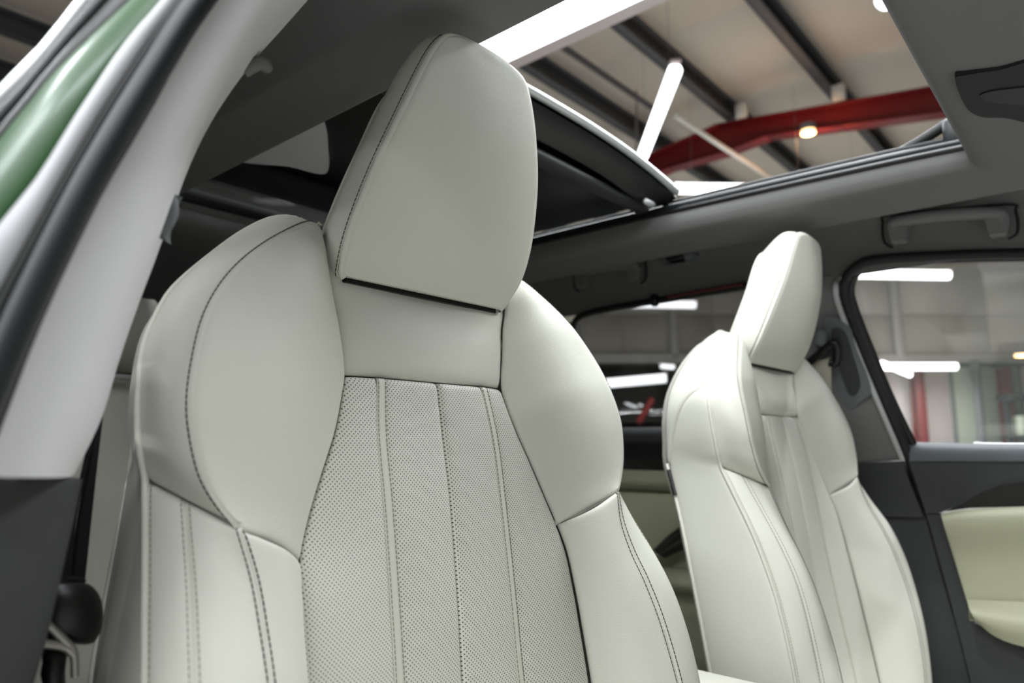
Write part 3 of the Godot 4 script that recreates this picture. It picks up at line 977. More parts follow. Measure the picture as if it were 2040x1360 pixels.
func car() -> void:
	var t := thing("green_car", V(CAR, 0.2, -0.6), "green car with grey lined cabin, open sunroof and pillars", "car")
	# ---- headliner: far and near side, windscreen header, rear roof
	var far_prof := [Vector2(.805, 1.627), Vector2(.806, 1.614), Vector2(.811, 1.600), Vector2(.824, 1.588), Vector2(.87, 1.586), Vector2(.930, 1.575), Vector2(.938, 1.5755), Vector2(.95, 1.584), Vector2(1.02, 1.612), Vector2(1.055, 1.620), Vector2(1.076, 1.597), Vector2(1.09, 1.55), Vector2(1.097, 1.505)]
	var near_prof := []
	for p in far_prof:
		near_prof.append(Vector2(2 * CAR - p.x - .013, p.y))
	part("headliner_side", strip_z(far_prof, 0.13, -2.0, 0.012), M.headliner, t)
	part("headliner_side", strip_z(near_prof, 0.13, -2.0, 0.012), M.headliner, t)
	var hp := [Vector2(-.152, 1.627), Vector2(-.151, 1.614), Vector2(-.146, 1.600), Vector2(-.132, 1.588), Vector2(-.10, 1.581), Vector2(.0, 1.577), Vector2(.08, 1.566), Vector2(.13, 1.55)]
	var curves := []
	for p in hp:
		var c := []
		for k in 6:
			c.append(V(lerpf(.035, .825, k / 5.0), p.y, p.x))
		curves.append(c)
	part("windscreen_header", shell(curves, 30, 50, V(0, -1, 0), 0.012), M.headliner, t)
	var rp := [Vector2(-1.42, 1.655), Vector2(-1.425, 1.60), Vector2(-1.50, 1.575), Vector2(-1.75, 1.55), Vector2(-1.98, 1.47), Vector2(-2.06, 1.36)]
	curves = []
	for p in rp:
		var c := []
		for k in 6:
			c.append(V(lerpf(.03, .83, k / 5.0), p.y, p.x))
		curves.append(c)
	part("rear_headliner", shell(curves, 30, 40, V(0, -1, 0), 0.012), M.headliner, t)
	# ---- painted roof skin
	for x in [[-.10, .015], [.835, 1.10]]:
		part("roof_skin", cbox(V((x[0] + x[1]) / 2, 1.640, -.96), V(x[1] - x[0], .02, 2.16), .008), M.paint, t)
	part("roof_skin", cbox(V(CAR, 1.645, -.005), V(.77, .02, .25), .008), M.paint, t)
	part("roof_skin", cbox(V(CAR, 1.672, -1.75), V(.77, .03, .60), .01), M.paint, t)
	var skin := [Vector2(1.128, 1.512), Vector2(1.118, 1.565), Vector2(1.085, 1.628), Vector2(1.05, 1.645), Vector2(.97, 1.652), Vector2(.845, 1.648)]
	var near_skin := []
	for p in skin:
		near_skin.append(Vector2(2 * CAR - p.x - .013, p.y))
	part("roof_skin", strip_z(skin, 0.13, -2.05, -0.004), M.paint, t)
	part("roof_skin", strip_z(near_skin, 0.13, -2.05, -0.004), M.paint, t)
	part("near_door_skin", cbox(V(-.425, .80, -1.27), V(.02, .88, 1.56), .008), M.paint, t)
	# windscreen pillars
	part("windscreen_pillar", tube([V(1.09, 1.545, .10), V(1.15, 1.38, .42), V(1.22, 1.10, .80)], .035, 12, 20), M.headliner, t)
	part("windscreen_pillar", tube([V(-.24, 1.545, .10), V(-.30, 1.38, .42), V(-.37, 1.10, .80)], .035, 12, 20), M.headliner, t)
	# ---- rubber seal and drain rail round the opening
	for s in [-1.0, 1.0]:
		var x: float = .4235 + s * .382
		for k in 3:
			var dx: float = [.002, .009, .018][k] * s
			var y: float = [1.631, 1.643, 1.655][k]
			part("roof_seal", tube([V(x + dx, y - .006, -.135), V(x + dx, y - .002, -.3), V(x + dx, y + .002, -.7), V(x + dx, y + .003, -1.42)], [.0068, .0072, .006][k], 10, 40), [M.black, M.rubber_blue, M.rubber][k], t)
	part("roof_seal", tube([V(.05, 1.633, -.146), V(.43, 1.635, -.146), V(.80, 1.633, -.146)], .006, 10, 30), M.rubber, t)
	# ---- cross bars and fixed rear glass of the roof
	part("roof_crossbar", cbox(V(CAR, 1.650, -.745), V(.745, .018, .035), .006), M.dark, t)
	part("roof_tray", cbox(V(.423, 1.664, -.95), V(.765, .010, .42), .004), M.black, t)
	part("roof_crossbar", cbox(V(CAR, 1.650, -1.205), V(.745, .03, .10), .01), M.gap, t)
	part("roof_crossbar", cbox(V(CAR, 1.650, -1.415), V(.745, .03, .04), .01), M.gap, t)
	part("rear_roof_glass", cbox(V(CAR, 1.668, -1.20), V(.745, .006, .44), .002), M.tint, t, "tinted fixed glass at the back of the roof")
	part("sunshade_tray", slab([Vector3(0.0831, 1.648, -1.153), Vector3(0.0762, 1.648, -1.135), Vector3(0.0729, 1.648, -1.107), Vector3(0.0718, 1.648, -1.074), Vector3(0.0714, 1.648, -1.042), Vector3(0.0707, 1.648, -1.015), Vector3(0.0693, 1.648, -0.993), Vector3(0.0683, 1.648, -0.972), Vector3(0.0677, 1.648, -0.953), Vector3(0.0677, 1.648, -0.9366), Vector3(0.0683, 1.648, -0.9235), Vector3(0.0694, 1.648, -0.9137), Vector3(0.071, 1.648, -0.9063), Vector3(0.0732, 1.648, -0.9015), Vector3(0.0764, 1.648, -0.8989), Vector3(0.0807, 1.648, -0.8987), Vector3(0.0866, 1.648, -0.9016), Vector3(0.0939, 1.648, -0.9075), Vector3(0.1023, 1.648, -0.9156), Vector3(0.1112, 1.648, -0.9251), Vector3(0.12, 1.648, -0.9348), Vector3(0.1287, 1.648, -0.9448), Vector3(0.1377, 1.648, -0.9558), Vector3(0.147, 1.648, -0.968), Vector3(0.1568, 1.648, -0.9813), Vector3(0.167, 1.648, -0.9958), Vector3(0.1796, 1.648, -1.013), Vector3(0.1948, 1.648, -1.033), Vector3(0.2098, 1.648, -1.054), Vector3(0.2214, 1.648, -1.074), Vector3(0.226, 1.648, -1.089), Vector3(0.2215, 1.648, -1.098), Vector3(0.2101, 1.648, -1.103), Vector3(0.1947, 1.648, -1.105), Vector3(0.178, 1.648, -1.106), Vector3(0.1623, 1.648, -1.111), Vector3(0.1464, 1.648, -1.121), Vector3(0.1285, 1.648, -1.136), Vector3(0.1107, 1.648, -1.149), Vector3(0.0948, 1.648, -1.157)], V(0, .012, 0)), M.pillar, t, "pale grey sunshade tray behind the headrest")
	# ---- wind deflector arm
	part("deflector_arm", tube([V(.83, 1.640, -.285), V(.83, 1.662, -.22), V(.83, 1.69, -.158)], .009, 10, 20), M.rubber, t)
	part("deflector_bracket", cbox(V(.825, 1.662, -.168), V(.03, .045, .03), .006), M.dark, t)
	# ---- overhead console
	var oc := part("overhead_console", slab([Vector3(0.4364, 1.575, -0.1125), Vector3(0.4303, 1.575, -0.1111), Vector3(0.4281, 1.575, -0.1094), Vector3(0.4286, 1.575, -0.1072), Vector3(0.4302, 1.575, -0.1044), Vector3(0.4314, 1.575, -0.1006), Vector3(0.4326, 1.575, -0.0958), Vector3(0.4346, 1.575, -0.0901), Vector3(0.4372, 1.575, -0.0838), Vector3(0.44, 1.575, -0.0771), Vector3(0.4429, 1.575, -0.0702), Vector3(0.4436, 1.575, -0.0621), Vector3(0.4424, 1.575, -0.0529), Vector3(0.4425, 1.575, -0.0439), Vector3(0.4469, 1.575, -0.0364), Vector3(0.4588, 1.575, -0.0317), Vector3(0.4841, 1.575, -0.0298), Vector3(0.5225, 1.575, -0.03), Vector3(0.5673, 1.575, -0.0321), Vector3(0.6096, 1.575, -0.0358), Vector3(0.6377, 1.575, -0.0406), Vector3(0.6447, 1.575, -0.0472), Vector3(0.6369, 1.575, -0.0558), Vector3(0.6212, 1.575, -0.0652), Vector3(0.6043, 1.575, -0.074), Vector3(0.5928, 1.575, -0.0813), Vector3(0.5872, 1.575, -0.0871), Vector3(0.5832, 1.575, -0.092), Vector3(0.5797, 1.575, -0.0963), Vector3(0.5755, 1.575, -0.1001), Vector3(0.5698, 1.575, -0.1035), Vector3(0.5631, 1.575, -0.1066), Vector3(0.556, 1.575, -0.1092), Vector3(0.5478, 1.575, -0.1113), Vector3(0.5378, 1.575, -0.113), Vector3(0.5254, 1.575, -0.1141), Vector3(0.5083, 1.575, -0.1147), Vector3(0.4876, 1.575, -0.1148), Vector3(0.4668, 1.575, -0.1144), Vector3(0.4488, 1.575, -0.1137)], V(0, .03, 0)), M.consoleblack, t, "black roof console with reading lamps")
	part("console_lens", slab([Vector3(0.4974, 1.573, -0.096), Vector3(0.4942, 1.573, -0.0946), Vector3(0.4924, 1.573, -0.0916), Vector3(0.4919, 1.573, -0.0873), Vector3(0.4927, 1.573, -0.082), Vector3(0.4947, 1.573, -0.0761), Vector3(0.498, 1.573, -0.0683), Vector3(0.5028, 1.573, -0.0586), Vector3(0.5087, 1.573, -0.0485), Vector3(0.5155, 1.573, -0.0398), Vector3(0.5229, 1.573, -0.034), Vector3(0.5327, 1.573, -0.0311), Vector3(0.5453, 1.573, -0.0302), Vector3(0.5582, 1.573, -0.031), Vector3(0.5686, 1.573, -0.0335), Vector3(0.5737, 1.573, -0.0374), Vector3(0.5718, 1.573, -0.044), Vector3(0.5647, 1.573, -0.0532), Vector3(0.5547, 1.573, -0.0634), Vector3(0.544, 1.573, -0.0731), Vector3(0.5348, 1.573, -0.0805), Vector3(0.5266, 1.573, -0.086), Vector3(0.5179, 1.573, -0.0905), Vector3(0.5097, 1.573, -0.0937), Vector3(0.5026, 1.573, -0.0956)], V(0, .01, 0)), M.rubber, oc)
	# ---- near B pillar: lining, seals, painted frame and window trims
	var b := [[Vector3(-0.1686, 1.586, -0.47), Vector3(-0.2201, 1.5, -0.47), Vector3(-0.2485, 1.453, -0.47), Vector3(-0.2713, 1.409, -0.47), Vector3(-0.2884, 1.368, -0.47), Vector3(-0.3, 1.328, -0.47), Vector3(-0.3091, 1.291, -0.47), Vector3(-0.3187, 1.255, -0.47), Vector3(-0.3274, 1.221, -0.47), Vector3(-0.3345, 1.189, -0.47), Vector3(-0.3412, 1.157, -0.47), Vector3(-0.3518, 1.13, -0.47)], [Vector3(-0.2746, 1.512, -0.4), Vector3(-0.3153, 1.421, -0.4), Vector3(-0.3317, 1.384, -0.4), Vector3(-0.3442, 1.35, -0.4), Vector3(-0.3562, 1.317, -0.4), Vector3(-0.3678, 1.287, -0.4), Vector3(-0.3772, 1.259, -0.4), Vector3(-0.3856, 1.232, -0.4), Vector3(-0.3931, 1.206, -0.4), Vector3(-0.399, 1.181, -0.4), Vector3(-0.4045, 1.157, -0.4), Vector3(-0.4102, 1.134, -0.4)], [Vector3(-0.3044, 1.49, -0.385), Vector3(-0.3457, 1.399, -0.385), Vector3(-0.3579, 1.372, -0.385), Vector3(-0.3686, 1.346, -0.385), Vector3(-0.3783, 1.322, -0.385), Vector3(-0.3869, 1.299, -0.385), Vector3(-0.3948, 1.277, -0.385), Vector3(-0.402, 1.256, -0.385), Vector3(-0.4088, 1.236, -0.385), Vector3(-0.4151, 1.217, -0.385), Vector3(-0.4204, 1.198, -0.385), Vector3(-0.4255, 1.181, -0.385), Vector3(-0.4665, 1.036, -0.385)], [Vector3(-0.3078, 1.487, -0.39), Vector3(-0.3524, 1.397, -0.39), Vector3(-0.3633, 1.376, -0.39), Vector3(-0.3732, 1.355, -0.39), Vector3(-0.3812, 1.335, -0.39), Vector3(-0.3888, 1.316, -0.39), Vector3(-0.3958, 1.297, -0.39), Vector3(-0.4026, 1.279, -0.39), Vector3(-0.4102, 1.263, -0.39), Vector3(-0.4176, 1.248, -0.39), Vector3(-0.4247, 1.233, -0.39), Vector3(-0.4315, 1.219, -0.39), Vector3(-0.4968, 1.084, -0.39)], [Vector3(-0.3042, 1.492, -0.415), Vector3(-0.3565, 1.407, -0.415), Vector3(-0.3672, 1.389, -0.415), Vector3(-0.3773, 1.373, -0.415), Vector3(-0.3868, 1.357, -0.415), Vector3(-0.3955, 1.341, -0.415), Vector3(-0.4026, 1.325, -0.415), Vector3(-0.4095, 1.311, -0.415), Vector3(-0.416, 1.296, -0.415), Vector3(-0.4222, 1.282, -0.415), Vector3(-0.4282, 1.269, -0.415), Vector3(-0.4339, 1.256, -0.415), Vector3(-0.4948, 1.119, -0.415)], [Vector3(-0.325, 1.492, -0.42), Vector3(-0.3696, 1.402, -0.42), Vector3(-0.3776, 1.386, -0.42), Vector3(-0.3852, 1.371, -0.42), Vector3(-0.3922, 1.356, -0.42), Vector3(-0.3989, 1.341, -0.42), Vector3(-0.4052, 1.327, -0.42), Vector3(-0.4112, 1.314, -0.42), Vector3(-0.4171, 1.301, -0.42), Vector3(-0.4229, 1.288, -0.42), Vector3(-0.4284, 1.276, -0.42), Vector3(-0.4338, 1.264, -0.42), Vector3(-0.4962, 1.128, -0.42)], [Vector3(-0.3371, 1.493, -0.425), Vector3(-0.3765, 1.401, -0.425), Vector3(-0.3828, 1.386, -0.425), Vector3(-0.3888, 1.372, -0.425), Vector3(-0.3948, 1.358, -0.425), Vector3(-0.4007, 1.345, -0.425), Vector3(-0.4072, 1.333, -0.425), Vector3(-0.414, 1.322, -0.425), Vector3(-0.4197, 1.31, -0.425), Vector3(-0.4253, 1.299, -0.425), Vector3(-0.4307, 1.288, -0.425), Vector3(-0.436, 1.278, -0.425), Vector3(-0.5031, 1.144, -0.425)], [Vector3(-0.3422, 1.491, -0.43), Vector3(-0.3828, 1.4, -0.43), Vector3(-0.3887, 1.386, -0.43), Vector3(-0.3944, 1.373, -0.43), Vector3(-0.3999, 1.361, -0.43), Vector3(-0.4061, 1.35, -0.43), Vector3(-0.4121, 1.338, -0.43), Vector3(-0.4176, 1.327, -0.43), Vector3(-0.4229, 1.317, -0.43), Vector3(-0.428, 1.306, -0.43), Vector3(-0.433, 1.296, -0.43), Vector3(-0.4378, 1.286, -0.43), Vector3(-0.5039, 1.151, -0.43)]]
	var wrap := []
	var pf := []
	var long_border := [Vector3(-0.2746, 1.512, -0.4), Vector3(-0.3153, 1.421, -0.4), Vector3(-0.3325, 1.383, -0.4), Vector3(-0.3453, 1.346, -0.4), Vector3(-0.358, 1.313, -0.4), Vector3(-0.3697, 1.282, -0.4), Vector3(-0.3793, 1.252, -0.4), Vector3(-0.3879, 1.224, -0.4), Vector3(-0.3952, 1.197, -0.4), Vector3(-0.4012, 1.171, -0.4), Vector3(-0.4067, 1.147, -0.4), Vector3(-0.4118, 1.123, -0.4), Vector3(-0.4431, 0.9761, -0.4)]
	var c0 := spline(b[0], 14)
	var c1 := spline(b[1], 14)
	for k in 14:
		wrap.append(c0[k] + V(.012, 0, -.03))
		pf.append((c0[k] + c1[k]) * .5 + V(0.004, 0, .022))
	part("pillar_lining", shell([wrap, b[0], pf, b[1]], 60, 40, V(.3, 0, 1), .02), M.pillar, t, "pale grey woven pillar lining")
	var cm := []
	c1 = spline(long_border, 14)
	var c2 := spline(b[2], 14)
	for k in 14:
		cm.append((c1[k] + c2[k]) * .5 + V(-.002, 0, .004))
	var seal_a := []
	var seal_b := []
	var seal_c := []
	for k in 14:
		seal_a.append(c1[k].lerp(c2[k], .16) + V(0, 0, .000))
		seal_b.append(c1[k].lerp(c2[k], .52) + V(0, 0, .004))
		seal_c.append(c1[k].lerp(c2[k], .86))
	part("door_seal_base", shell([long_border, cm, b[2]], 50, 12, V(0, 0, 1), .02), M.rubber, t)
	part("door_seal", tube(seal_b, .0085, 14, 80), M.rubber_blue, t)
	part("door_seal", tube(seal_c, .0035, 10, 80), M.rubber, t)
	part("body_flange", shell([b[2], b[3]], 50, 12, V(-.2, 0, 1), .02, .003), M.flange, t)
	part("door_frame", shell([b[3], b[4]], 50, 24, V(-.4, 0, 1), .02, .006), M.paint, t, "glossy green painted door frame")
	part("window_seal", shell([b[4], b[5]], 50, 10, V(-.4, 0, 1), .02, .002), M.black, t)
	part("window_seal", shell([b[5], b[6]], 50, 10, V(-.4, 0, 1), .02, .003), M.rubber_blue, t)
	part("window_trim", shell([b[6], b[7]], 50, 10, V(-.4, 0, 1), .02, .003), M.silver, t, "bright metal window trim")
	part("coat_hook", shell([[Vector3(-0.308, 1.321, -0.475), Vector3(-0.3094, 1.303, -0.475), Vector3(-0.3137, 1.285, -0.475)], [Vector3(-0.3099, 1.312, -0.46), Vector3(-0.3103, 1.298, -0.46), Vector3(-0.315, 1.282, -0.46)], [Vector3(-0.3008, 1.315, -0.475), Vector3(-0.3007, 1.302, -0.475), Vector3(-0.3082, 1.286, -0.475)]], 16, 12, V(0, 0, 1), .012, .004), M.greyplastic, t)
	part("coat_hook", tube([V(-.245, 1.440, -.50), V(-.236, 1.448, -.492), V(-.226, 1.452, -.50)], .0055, 10, 12), M.headliner, t)
	part("pillar_foot", shell([[Vector3(-0.3352, 1.127, -0.5), Vector3(-0.3396, 1.095, -0.5), Vector3(-0.3445, 1.059, -0.5), Vector3(-0.3491, 1.028, -0.5), Vector3(-0.3551, 0.9935, -0.5)], [Vector3(-0.3519, 1.129, -0.472), Vector3(-0.3559, 1.098, -0.472), Vector3(-0.3599, 1.067, -0.472), Vector3(-0.3637, 1.036, -0.472), Vector3(-0.3692, 1.004, -0.472)], [Vector3(-0.3802, 1.131, -0.44), Vector3(-0.3846, 1.104, -0.44), Vector3(-0.3885, 1.074, -0.44), Vector3(-0.3926, 1.048, -0.44), Vector3(-0.3961, 1.019, -0.44)], [Vector3(-0.4125, 1.134, -0.41), Vector3(-0.416, 1.109, -0.41), Vector3(-0.419, 1.083, -0.41), Vector3(-0.4222, 1.06, -0.41), Vector3(-0.4266, 1.034, -0.41)]], 20, 16, V(.2, 0, 1), .05, .006), M.dark, t, "dark grey plastic lower pillar trim")
	# ---- far B pillar
	part("pillar_lining", shell([[Vector3(1.09, 1.525, -0.6369), Vector3(1.115, 1.456, -0.6387), Vector3(1.151, 1.364, -0.6391), Vector3(1.196, 1.246, -0.6382), Vector3(1.253, 1.095, -0.6369)], [Vector3(1.081, 1.515, -0.541), Vector3(1.117, 1.421, -0.5362), Vector3(1.155, 1.32, -0.5213), Vector3(1.194, 1.218, -0.5064), Vector3(1.238, 1.102, -0.4829)], [Vector3(1.096, 1.508, -0.4466), Vector3(1.12, 1.445, -0.4471), Vector3(1.163, 1.331, -0.425), Vector3(1.201, 1.232, -0.4022), Vector3(1.247, 1.11, -0.3742)]], 40, 30, V(-1, 0, .3), .03, .004), M.headliner, t)
	part("pillar_edge", tube([Vector3(1.115, 1.51, -0.446), Vector3(1.1, 1.481, -0.4465), Vector3(1.115, 1.442, -0.4459), Vector3(1.161, 1.322, -0.4207), Vector3(1.199, 1.221, -0.3965), Vector3(1.24, 1.112, -0.3706)], .007, 10, 50), M.edge, t, "pale edge of the far pillar lining")
	part("door_seal", tube([Vector3(1.096, 1.497, -0.0949), Vector3(1.089, 1.514, -0.2208), Vector3(1.084, 1.528, -0.364), Vector3(1.089, 1.517, -0.4052), Vector3(1.098, 1.492, -0.4276), Vector3(1.115, 1.448, -0.431), Vector3(1.159, 1.332, -0.4074), Vector3(1.198, 1.228, -0.3839), Vector3(1.242, 1.112, -0.3583), Vector3(1.303, 0.9532, -0.3445), Vector3(1.384, 0.7406, -0.3259), Vector3(1.436, 0.6034, -0.3155)], .010, 10, 60), M.rubber, t)
	part("door_seal", tube([Vector3(1.113, 1.494, -0.0965), Vector3(1.107, 1.511, -0.2237), Vector3(1.102, 1.525, -0.3636), Vector3(1.106, 1.514, -0.3999), Vector3(1.116, 1.488, -0.4195), Vector3(1.131, 1.447, -0.4212), Vector3(1.176, 1.329, -0.3977), Vector3(1.213, 1.232, -0.375), Vector3(1.246, 1.146, -0.3507)], .009, 10, 60), M.black, t)
	var plate := part("belt_height_adjuster", slab([Vector3(1.117, 1.415, -0.482), Vector3(1.113, 1.425, -0.4751), Vector3(1.114, 1.425, -0.4641), Vector3(1.116, 1.418, -0.4516), Vector3(1.12, 1.409, -0.4401), Vector3(1.123, 1.401, -0.432), Vector3(1.125, 1.395, -0.4281), Vector3(1.128, 1.387, -0.4268), Vector3(1.131, 1.379, -0.4267), Vector3(1.135, 1.368, -0.4266), Vector3(1.14, 1.356, -0.4252), Vector3(1.146, 1.34, -0.4219), Vector3(1.153, 1.321, -0.4174), Vector3(1.16, 1.302, -0.4129), Vector3(1.167, 1.283, -0.4094), Vector3(1.173, 1.269, -0.408), Vector3(1.176, 1.26, -0.4088), Vector3(1.178, 1.254, -0.4111), Vector3(1.18, 1.25, -0.4147), Vector3(1.181, 1.247, -0.4195), Vector3(1.182, 1.244, -0.4252), Vector3(1.185, 1.238, -0.433), Vector3(1.188, 1.23, -0.4429), Vector3(1.19, 1.223, -0.4535), Vector3(1.19, 1.223, -0.4633), Vector3(1.186, 1.234, -0.4708), Vector3(1.176, 1.261, -0.4763), Vector3(1.16, 1.302, -0.4808), Vector3(1.143, 1.348, -0.4837), Vector3(1.127, 1.389, -0.4843)], V(.02, 0, 0)), M.greyplastic, t)
	part("adjuster_cover", slab([Vector3(1.123, 1.383, -0.4698), Vector3(1.12, 1.393, -0.4669), Vector3(1.118, 1.397, -0.4612), Vector3(1.118, 1.397, -0.4544), Vector3(1.119, 1.394, -0.4477), Vector3(1.121, 1.389, -0.4427), Vector3(1.124, 1.381, -0.4394), Vector3(1.129, 1.37, -0.437), Vector3(1.134, 1.356, -0.435), Vector3(1.139, 1.342, -0.4335), Vector3(1.144, 1.329, -0.4322), Vector3(1.149, 1.317, -0.4307), Vector3(1.153, 1.304, -0.4292), Vector3(1.158, 1.292, -0.4281), Vector3(1.162, 1.281, -0.428), Vector3(1.166, 1.272, -0.4293), Vector3(1.168, 1.265, -0.4326), Vector3(1.171, 1.258, -0.4376), Vector3(1.173, 1.253, -0.4434), Vector3(1.173, 1.253, -0.4492), Vector3(1.17, 1.26, -0.4541), Vector3(1.163, 1.278, -0.4585), Vector3(1.153, 1.305, -0.4631), Vector3(1.141, 1.336, -0.4671), Vector3(1.131, 1.364, -0.4696)], V(.012, 0, 0)), M.dark, plate)
	part("pillar_foot", slab([Vector3(1.235, 1.102, -0.482), Vector3(1.235, 1.109, -0.3706), Vector3(1.235, 1.064, -0.3602), Vector3(1.235, 0.9912, -0.3387), Vector3(1.235, 0.9854, -0.4578)], V(.05, 0, 0)), M.dark, t)
	part("sill_panel", slab([Vector3(1.245, 0.9863, -0.4656), Vector3(1.245, 0.9946, -0.3384), Vector3(1.245, 0.8887, -0.3202), Vector3(1.245, 0.7715, -0.2975), Vector3(1.245, 0.6582, -0.2801), Vector3(1.245, 0.6316, -0.4044)], V(.05, 0, 0)), M.dark, t)
	# C pillar and roof rail over the far doors
	part("quarter_pillar", slab([Vector3(1.107, 1.48, -1.346), Vector3(1.105, 1.484, -1.176), Vector3(1.103, 1.489, -1.157), Vector3(1.129, 1.42, -1.159), Vector3(1.216, 1.193, -1.136), Vector3(1.214, 1.196, -1.396)], V(.04, 0, 0)), M.headliner, t)
	part("door_seal", tube([Vector3(1.239, 1.12, -1.28), Vector3(1.13, 1.407, -1.181), Vector3(1.105, 1.474, -1.155), Vector3(1.095, 1.5, -1.116), Vector3(1.092, 1.508, -0.9989), Vector3(1.091, 1.511, -0.8201), Vector3(1.09, 1.514, -0.6255)], .009, 10, 60), M.black, t)
	part("frame_edge", tube([Vector3(1.082, 1.513, -0.8435), Vector3(1.081, 1.516, -0.7472), Vector3(1.08, 1.517, -0.6456)], .004, 8, 40), M.maroon, t, "thin dull red edge of the door frame")
	part("frame_clip", cbox(Vector3(1.083, 1.51, -0.8814), V(.02, .03, .018), .004), M.black, t)
	part("side_rail", cbox(V(1.125, 1.555, -.95), V(.04, .05, 2.1), .015), M.headliner, t)
	# ---- near rear side (behind the pillar), tailgate, floor
	part("near_side_lining", cbox(V(-.39, .80, -1.255), V(.05, .90, 1.60), .02), M.dark, t)
	part("near_side_window", slab([V(-.37, 1.25, -.50), V(-.37, 1.25, -2.0), V(-.26, 1.52, -1.9), V(-.25, 1.54, -.50)], V(-.006, 0, 0)), M.privacy, t)
	part("far_quarter_lining", cbox(V(1.25, .80, -1.75), V(.05, .90, .65), .02), M.dark, t)
	part("tailgate_lining", cbox(V(CAR, .80, -2.07), V(1.65, .95, .05), .02), M.dark, t)
	part("tailgate_window", slab([V(-.34, 1.27, -2.09), V(1.2, 1.27, -2.09), V(1.08, 1.40, -2.06), V(-.2, 1.40, -2.06)], V(0, 0, -.01)), M.tint, t)
	part("cabin_floor", cbox(V(CAR, .33, -.75), V(1.7, .04, 2.9), .01), M.dark, t)
	grab_handle(t, -.330, -.120, 1.603, 1.580)
	grab_handle(t, -1.112, -.90, 1.622, 1.612)
	# small lamp between the handles
	part("ceiling_lamp", cbox(V(1.068, 1.604, -.80), V(.05, .02, .10), .008), M.greyplastic, t)
	part("ceiling_lamp_lens", cbox(V(1.056, 1.600, -.80), V(.035, .012, .05), .004), M.black, t)
	sunroof_panel(t)
	doors(t)

func grab_handle(t: Node3D, z0: float, z1: float, y0: float, y1: float) -> void:
	# a flip-down grip in a shallow surround on the side of the headliner
	var x := 1.066
	var f := func(u: float, dy: float, dx := 0.0): return V(x + dx, lerpf(y0, y1, u) + dy, lerpf(z0, z1, u))
	var h := part("grab_handle", tube([f.call(.09, -.048, -.012), f.call(.07, -.022, -.014), f.call(.12, -.010, -.018), f.call(.5, -.006, -.022), f.call(.88, -.010, -.018), f.call(.93, -.022, -.014), f.call(.91, -.046, -.012)], .012, 12, 60, .8), M.handle, t, "folded grey grab handle")
	for e in [[.02, .2, .17, .05], [.80, .98, .95, .83]]:
		part("handle_foot", slab([f.call(e[0], -.012, -.022), f.call(e[1], -.014, -.022), f.call(e[2], -.05, -.022), f.call(e[3], -.052, -.022)], V(.03, 0, 0)), M.handle, h)
	part("handle_recess", tube([f.call(.04, -.060, -.004), f.call(-.03, -.045, -.003), f.call(-.03, -.005, -.002), f.call(.05, .010, .0), f.call(.95, .010, .0), f.call(1.03, -.005, -.002), f.call(1.03, -.045, -.003), f.call(.96, -.058, -.004)], .0026, 8, 60), M.rubber, h)

func sunroof_panel(root: Node3D) -> void:
	var curves := []
	for k in 9:
		var u := lerpf(-1, 1, k / 8.0)
		var x := CAR + u * .385
		var y := 1.722 - .050 * pow(absf(u), 2.4)
		var zf := -.695 + .02 * u * u
		curves.append([V(x, y, zf), V(x, y + .004, lerpf(zf, -1.28, .5)), V(x, y - .002, -1.28)])
	var t := part("sunroof_panel", shell(curves, 24, 50, V(0, -1, 0), .008), M.gloss, root, "dark glass sunroof panel slid open above the roof")
	var rim := []
	var low := []
	var low2 := []
	for c in curves:
		rim.append(c[0] + V(0, .004, .004))
		low.append(c[0] + V(0, -.010, .002))
		low2.append(c[0] + V(0, -.052 if absf(c[0].x - CAR) < .36 else -.02, -.03))
	part("front_trim", tube(rim, .0075, 10, 60), M.silver, t, "bright front edge of the sunroof glass")
	part("front_frame", shell([low, low2], 50, 8, V(0, 0, 1), .006, .004), M.black, t)
	part("latch", cbox(V(.745, 1.640, -.70), V(.035, .012, .012), .004), M.silver, t, "small bright latch")

